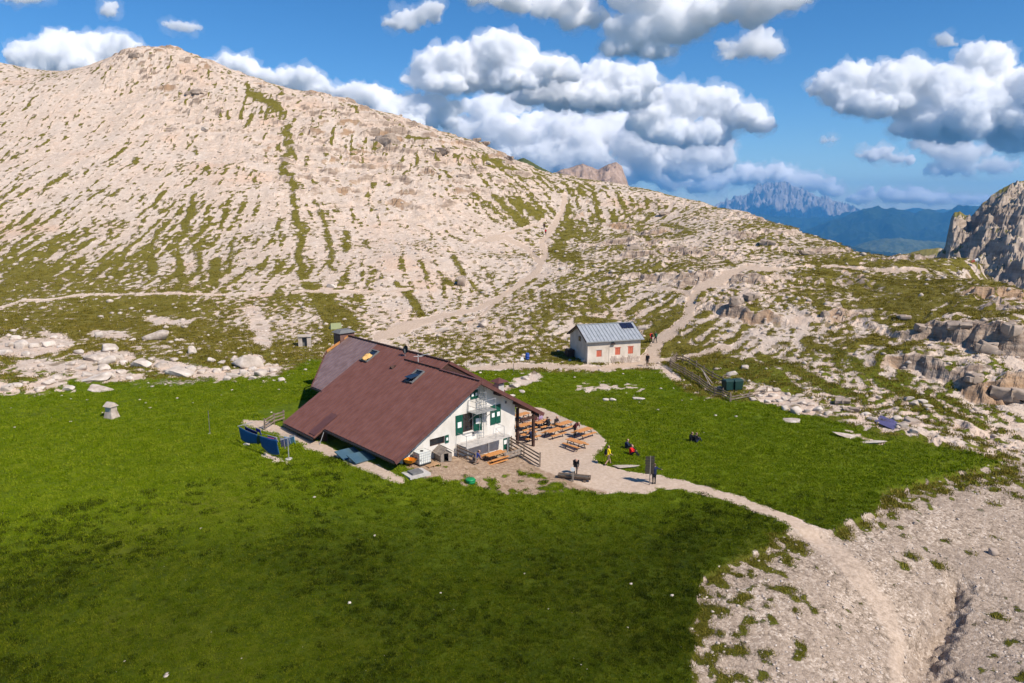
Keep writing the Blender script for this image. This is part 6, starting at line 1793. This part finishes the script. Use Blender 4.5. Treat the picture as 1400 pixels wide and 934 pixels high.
# ------------------------------------------------------------------ countless small stones and turf
def scatter_stones(name, n, sel, smin, smax, matn, seed, flat=.7, label=''):
    rg = np.random.default_rng(seed)
    t = rg.uniform(R(-40), R(40), n * 6); r = np.exp(rg.uniform(np.log(22), np.log(330), n * 6))
    i = ((np.log(r) - np.log(15)) / (np.log(500) - np.log(15)) * (NR - 1)).astype(int); j = ((t - R(-47)) / R(94) * (NA - 1)).astype(int)
    ok = sel(i, j, r, rg)
    t, r, i, j = (q[ok][:n] for q in (t, r, i, j))
    x, y = r * np.sin(t), r * np.cos(t); z = GZ[i, j]
    s = smin + (smax - smin) * rg.random(len(x)) ** 5
    s = s * np.clip(r / 90, .6, 1.6)
    iv, if_ = ICO[1]
    base = []
    for k in range(12):
        q = iv * rg.uniform(.55, 1.15, (len(iv), 1)) * np.array([1.2, 1, flat]); a = rg.uniform(0, 6.28)
        c_, s_ = math.cos(a), math.sin(a); base.append(q @ np.array([[c_, s_, 0], [-s_, c_, 0], [0, 0, 1]]))
    base = np.array(base)[rg.integers(0, 12, len(x))]
    V = base * s[:, None, None] + np.stack([x, y, z + s * .15], -1)[:, None, :]
    Fc = if_[None] + (np.arange(len(x)) * len(iv))[:, None, None]
    me = mesh_np(name, V.reshape(-1, 3), Fc.reshape(-1, 3), 3)
    me.materials.append(M[matn])
    o = link(bpy.data.objects.new(name, me)); o['kind'] = 'stuff'; o['label'] = label; o['category'] = 'stones'
    return o
mead_, path_, g_, grv_ = FD['mead'], FD['path'], FD['g'], FD['gravel']
scatter_stones('scree_stones', 10000, lambda i, j, r, rg: (mead_[i, j] < .5) & (path_[i, j] < .3) & (grv_[i, j] < .5) & (rg.random(len(r)) < np.where(g_[i, j] < .05, 1, .25)), .07, .42, 'stone', 21, .7, 'loose pale stones scattered over the scree and slopes')
scatter_stones('gravel_stones', 9000, lambda i, j, r, rg: (grv_[i, j] > .5) & (path_[i, j] < .5) & (r < 95), .04, .24, 'stone', 22, .42, 'stones lying on the gravel bank')
edge_ = sstep(60, 0, FD['sd']) * sstep(620, 510, FD['py'])
scatter_stones('meadow_stones', 2000, lambda i, j, r, rg: (mead_[i, j] > .5) & (path_[i, j] < .2) & (rg.random(len(r)) < np.maximum(edge_[i, j], np.where(FD['py'][i, j] < 600, .10, .03))), .05, .26, 'boulder', 23, .6, 'small white stones strewn in the meadow grass')

def flower_sel(i, j, r, rg):
    d = np.hypot((FD['px'][i, j] - 665) / 60, (FD['py'][i, j] - 918) / 26)
    return (mead_[i, j] > .5) & (r < 45) & (rg.random(len(r)) < np.exp(-d * d))
scatter_stones('white_flowers', 420, flower_sel, .022, .05, 'white_paint', 24, .4, 'patch of small white flowers in the near meadow grass')
def tuft_mesh(name, nb, h, rad, seed, m):
    rg = np.random.default_rng(seed); V, Fc = [], []
    for k in range(nb):
        a = rg.uniform(0, 6.28); r = rad * math.sqrt(rg.random()); b = np.array([r * math.cos(a), r * math.sin(a), -.02])
        hh = h * rg.uniform(.5, 1.1); l = rg.uniform(0, 6.28); lean = np.array([math.cos(l), math.sin(l), 0]) * hh * rg.uniform(.2, .8)
        w = np.array([-math.sin(l), math.cos(l), 0]) * rg.uniform(.010, .020)
        n = len(V); V += [b - w, b + w, b + lean * .4 + w * .7 + [0, 0, hh * .65], b + lean * .4 - w * .7 + [0, 0, hh * .65], b + lean + [0, 0, hh * .95]]
        Fc += [(n, n + 1, n + 2, n + 3), (n + 3, n + 2, n + 4)]
    me = bpy.data.meshes.new(name); me.from_pydata([tuple(map(float, v)) for v in V], [], Fc); me.update(); me.materials.append(m)
    return bpy.data.objects.new(name, me)

def grass_material(name, bright, dark):
    m, nt, b = new_mat(name)
    L = nt.links.new
    at = nd(nt, 'ShaderNodeAttribute', attribute_name='near_shade', attribute_type='INSTANCER')
    rnd = nd(nt, 'ShaderNodeObjectInfo').outputs['Random']
    c0 = ramp(nt, rnd, bright); c1 = ramp(nt, rnd, dark)
    L(mixc(nt, at.outputs['Fac'], c0, c1), b.inputs['Base Color'])  # near tufts take the dark ramp: foreground shade kept in their colour
    b.inputs['Roughness'].default_value = .9; b.inputs['Specular IOR Level'].default_value = .04
    return m
M['meadow_grass'] = grass_material('meadow_grass', [(0, (.080, .122, .002)), (.5, (.134, .190, .003)), (1, (.20, .235, .015))], [(0, (.022, .034, .001)), (.5, (.050, .074, .002)), (1, (.11, .115, .008))])
M['slope_grass'] = grass_material('slope_grass', [(0, (.09, .074, .008)), (.5, (.165, .136, .020)), (1, (.24, .186, .037))], [(0, (.09, .085, .008)), (1, (.21, .18, .03))])

def scatter_grass(name, n, sel, tuft, smin, smax, seed, label, rmax):
    rg = np.random.default_rng(seed)
    t = rg.uniform(R(-40), R(40), n * 4); r = np.exp(rg.uniform(np.log(24), np.log(rmax), n * 4))
    i = ((np.log(r) - np.log(15)) / (np.log(500) - np.log(15)) * (NR - 1)).astype(int); j = ((t - R(-47)) / R(94) * (NA - 1)).astype(int)
    ok = sel(i, j, r, rg)
    t, r, i, j = (q[ok][:n] for q in (t, r, i, j))
    P = np.stack([r * np.sin(t), r * np.cos(t), GZ[i, j]], -1).astype(np.float32)
    me = bpy.data.meshes.new(name); me.vertices.add(len(P)); me.vertices.foreach_set('co', P.ravel())
    sc_ = (smin + (smax - smin) * rg.random(len(P)) ** 2) * np.clip(r / 45, .8, 1.6)
    me.attributes.new('size', 'FLOAT', 'POINT').data.foreach_set('value', sc_.astype(np.float32))
    me.attributes.new('turn', 'FLOAT_VECTOR', 'POINT').data.foreach_set('vector', np.stack([rg.uniform(-.15, .15, len(P)), rg.uniform(-.15, .15, len(P)), rg.uniform(0, 6.28, len(P))], -1).astype(np.float32).ravel())
    me.attributes.new('near_shade', 'FLOAT', 'POINT').data.foreach_set('value', near_shade[i, j].astype(np.float32))
    o = link(bpy.data.objects.new(name, me))
    ng = bpy.data.node_groups.new(name, 'GeometryNodeTree')
    ng.interface.new_socket('Geometry', in_out='INPUT', socket_type='NodeSocketGeometry'); ng.interface.new_socket('Geometry', in_out='OUTPUT', socket_type='NodeSocketGeometry')
    gi, go = ng.nodes.new('NodeGroupInput'), ng.nodes.new('NodeGroupOutput')
    ip = ng.nodes.new('GeometryNodeInstanceOnPoints'); oi = ng.nodes.new('GeometryNodeObjectInfo'); oi.inputs['Object'].default_value = tuft; oi.inputs['As Instance'].default_value = True
    def attr(nm, ty):
        q = ng.nodes.new('GeometryNodeInputNamedAttribute'); q.data_type = ty; q.inputs['Name'].default_value = nm; return q.outputs['Attribute']
    ng.links.new(gi.outputs[0], ip.inputs['Points']); ng.links.new(oi.outputs['Geometry'], ip.inputs['Instance'])
    ng.links.new(attr('size', 'FLOAT'), ip.inputs['Scale'])
    er = ng.nodes.new('FunctionNodeEulerToRotation'); ng.links.new(attr('turn', 'FLOAT_VECTOR'), er.inputs[0]); ng.links.new(er.outputs[0], ip.inputs['Rotation'])
    ng.links.new(ip.outputs[0], go.inputs[0])
    md = o.modifiers.new('grass', 'NODES'); md.node_group = ng
    o['kind'] = 'stuff'; o['label'] = label; o['category'] = 'grass'
    return o
tA = tuft_mesh('grass_tuft', 34, .09, .26, 1, M['meadow_grass'])
tB = tuft_mesh('slope_tuft', 30, .13, .36, 2, M['slope_grass'])
# keep turf off the floors of the houses and the things set on the grass
def clear_of_house(i, j):
    x, y = GX[i, j] - HW[0], GY[i, j] - HW[1]
    a = x * HA[0] + y * HA[1]; b = x * HB[0] + y * HB[1]
    return ~((a > -.2) & (a < 24) & (b > -15.2) & (b < 1))
scatter_grass('grass', 120000, lambda i, j, r, rg: (mead_[i, j] > .5) & (path_[i, j] < .3) & (g_[i, j] > .15) & clear_of_house(i, j), tA, .55, 1.5, 31, 'short green meadow grass', 105)
scatter_grass('slope_grass', 45000, lambda i, j, r, rg: (mead_[i, j] < .5) & (g_[i, j] > .12) & (path_[i, j] < .3), tB, .6, 1.6, 32, 'olive tufts of alpine grass on the slopes', 240)
M['clump_grass'] = grass_material('clump_grass', [(0, (.022, .036, .002)), (1, (.055, .07, .004))], [(0, (.010, .018, .001)), (1, (.030, .040, .002))])
tC = tuft_mesh('clump_tuft', 90, .17, .36, 3, M['clump_grass'])
scatter_grass('grass_clumps', 4000, lambda i, j, r, rg: (mead_[i, j] > .5) & (path_[i, j] < .2) & (g_[i, j] > .2) & (FD['py'][i, j] > 600) & (rg.random(len(r)) < sstep(-.15, .3, FD['big'][i, j]) * .8 + .1) & clear_of_house(i, j), tC, .5, 1.15, 33, 'scattered taller clumps of grass in the near meadow', 62)
for o in list(bpy.data.objects):
    if '_w' in o: del o['_w']
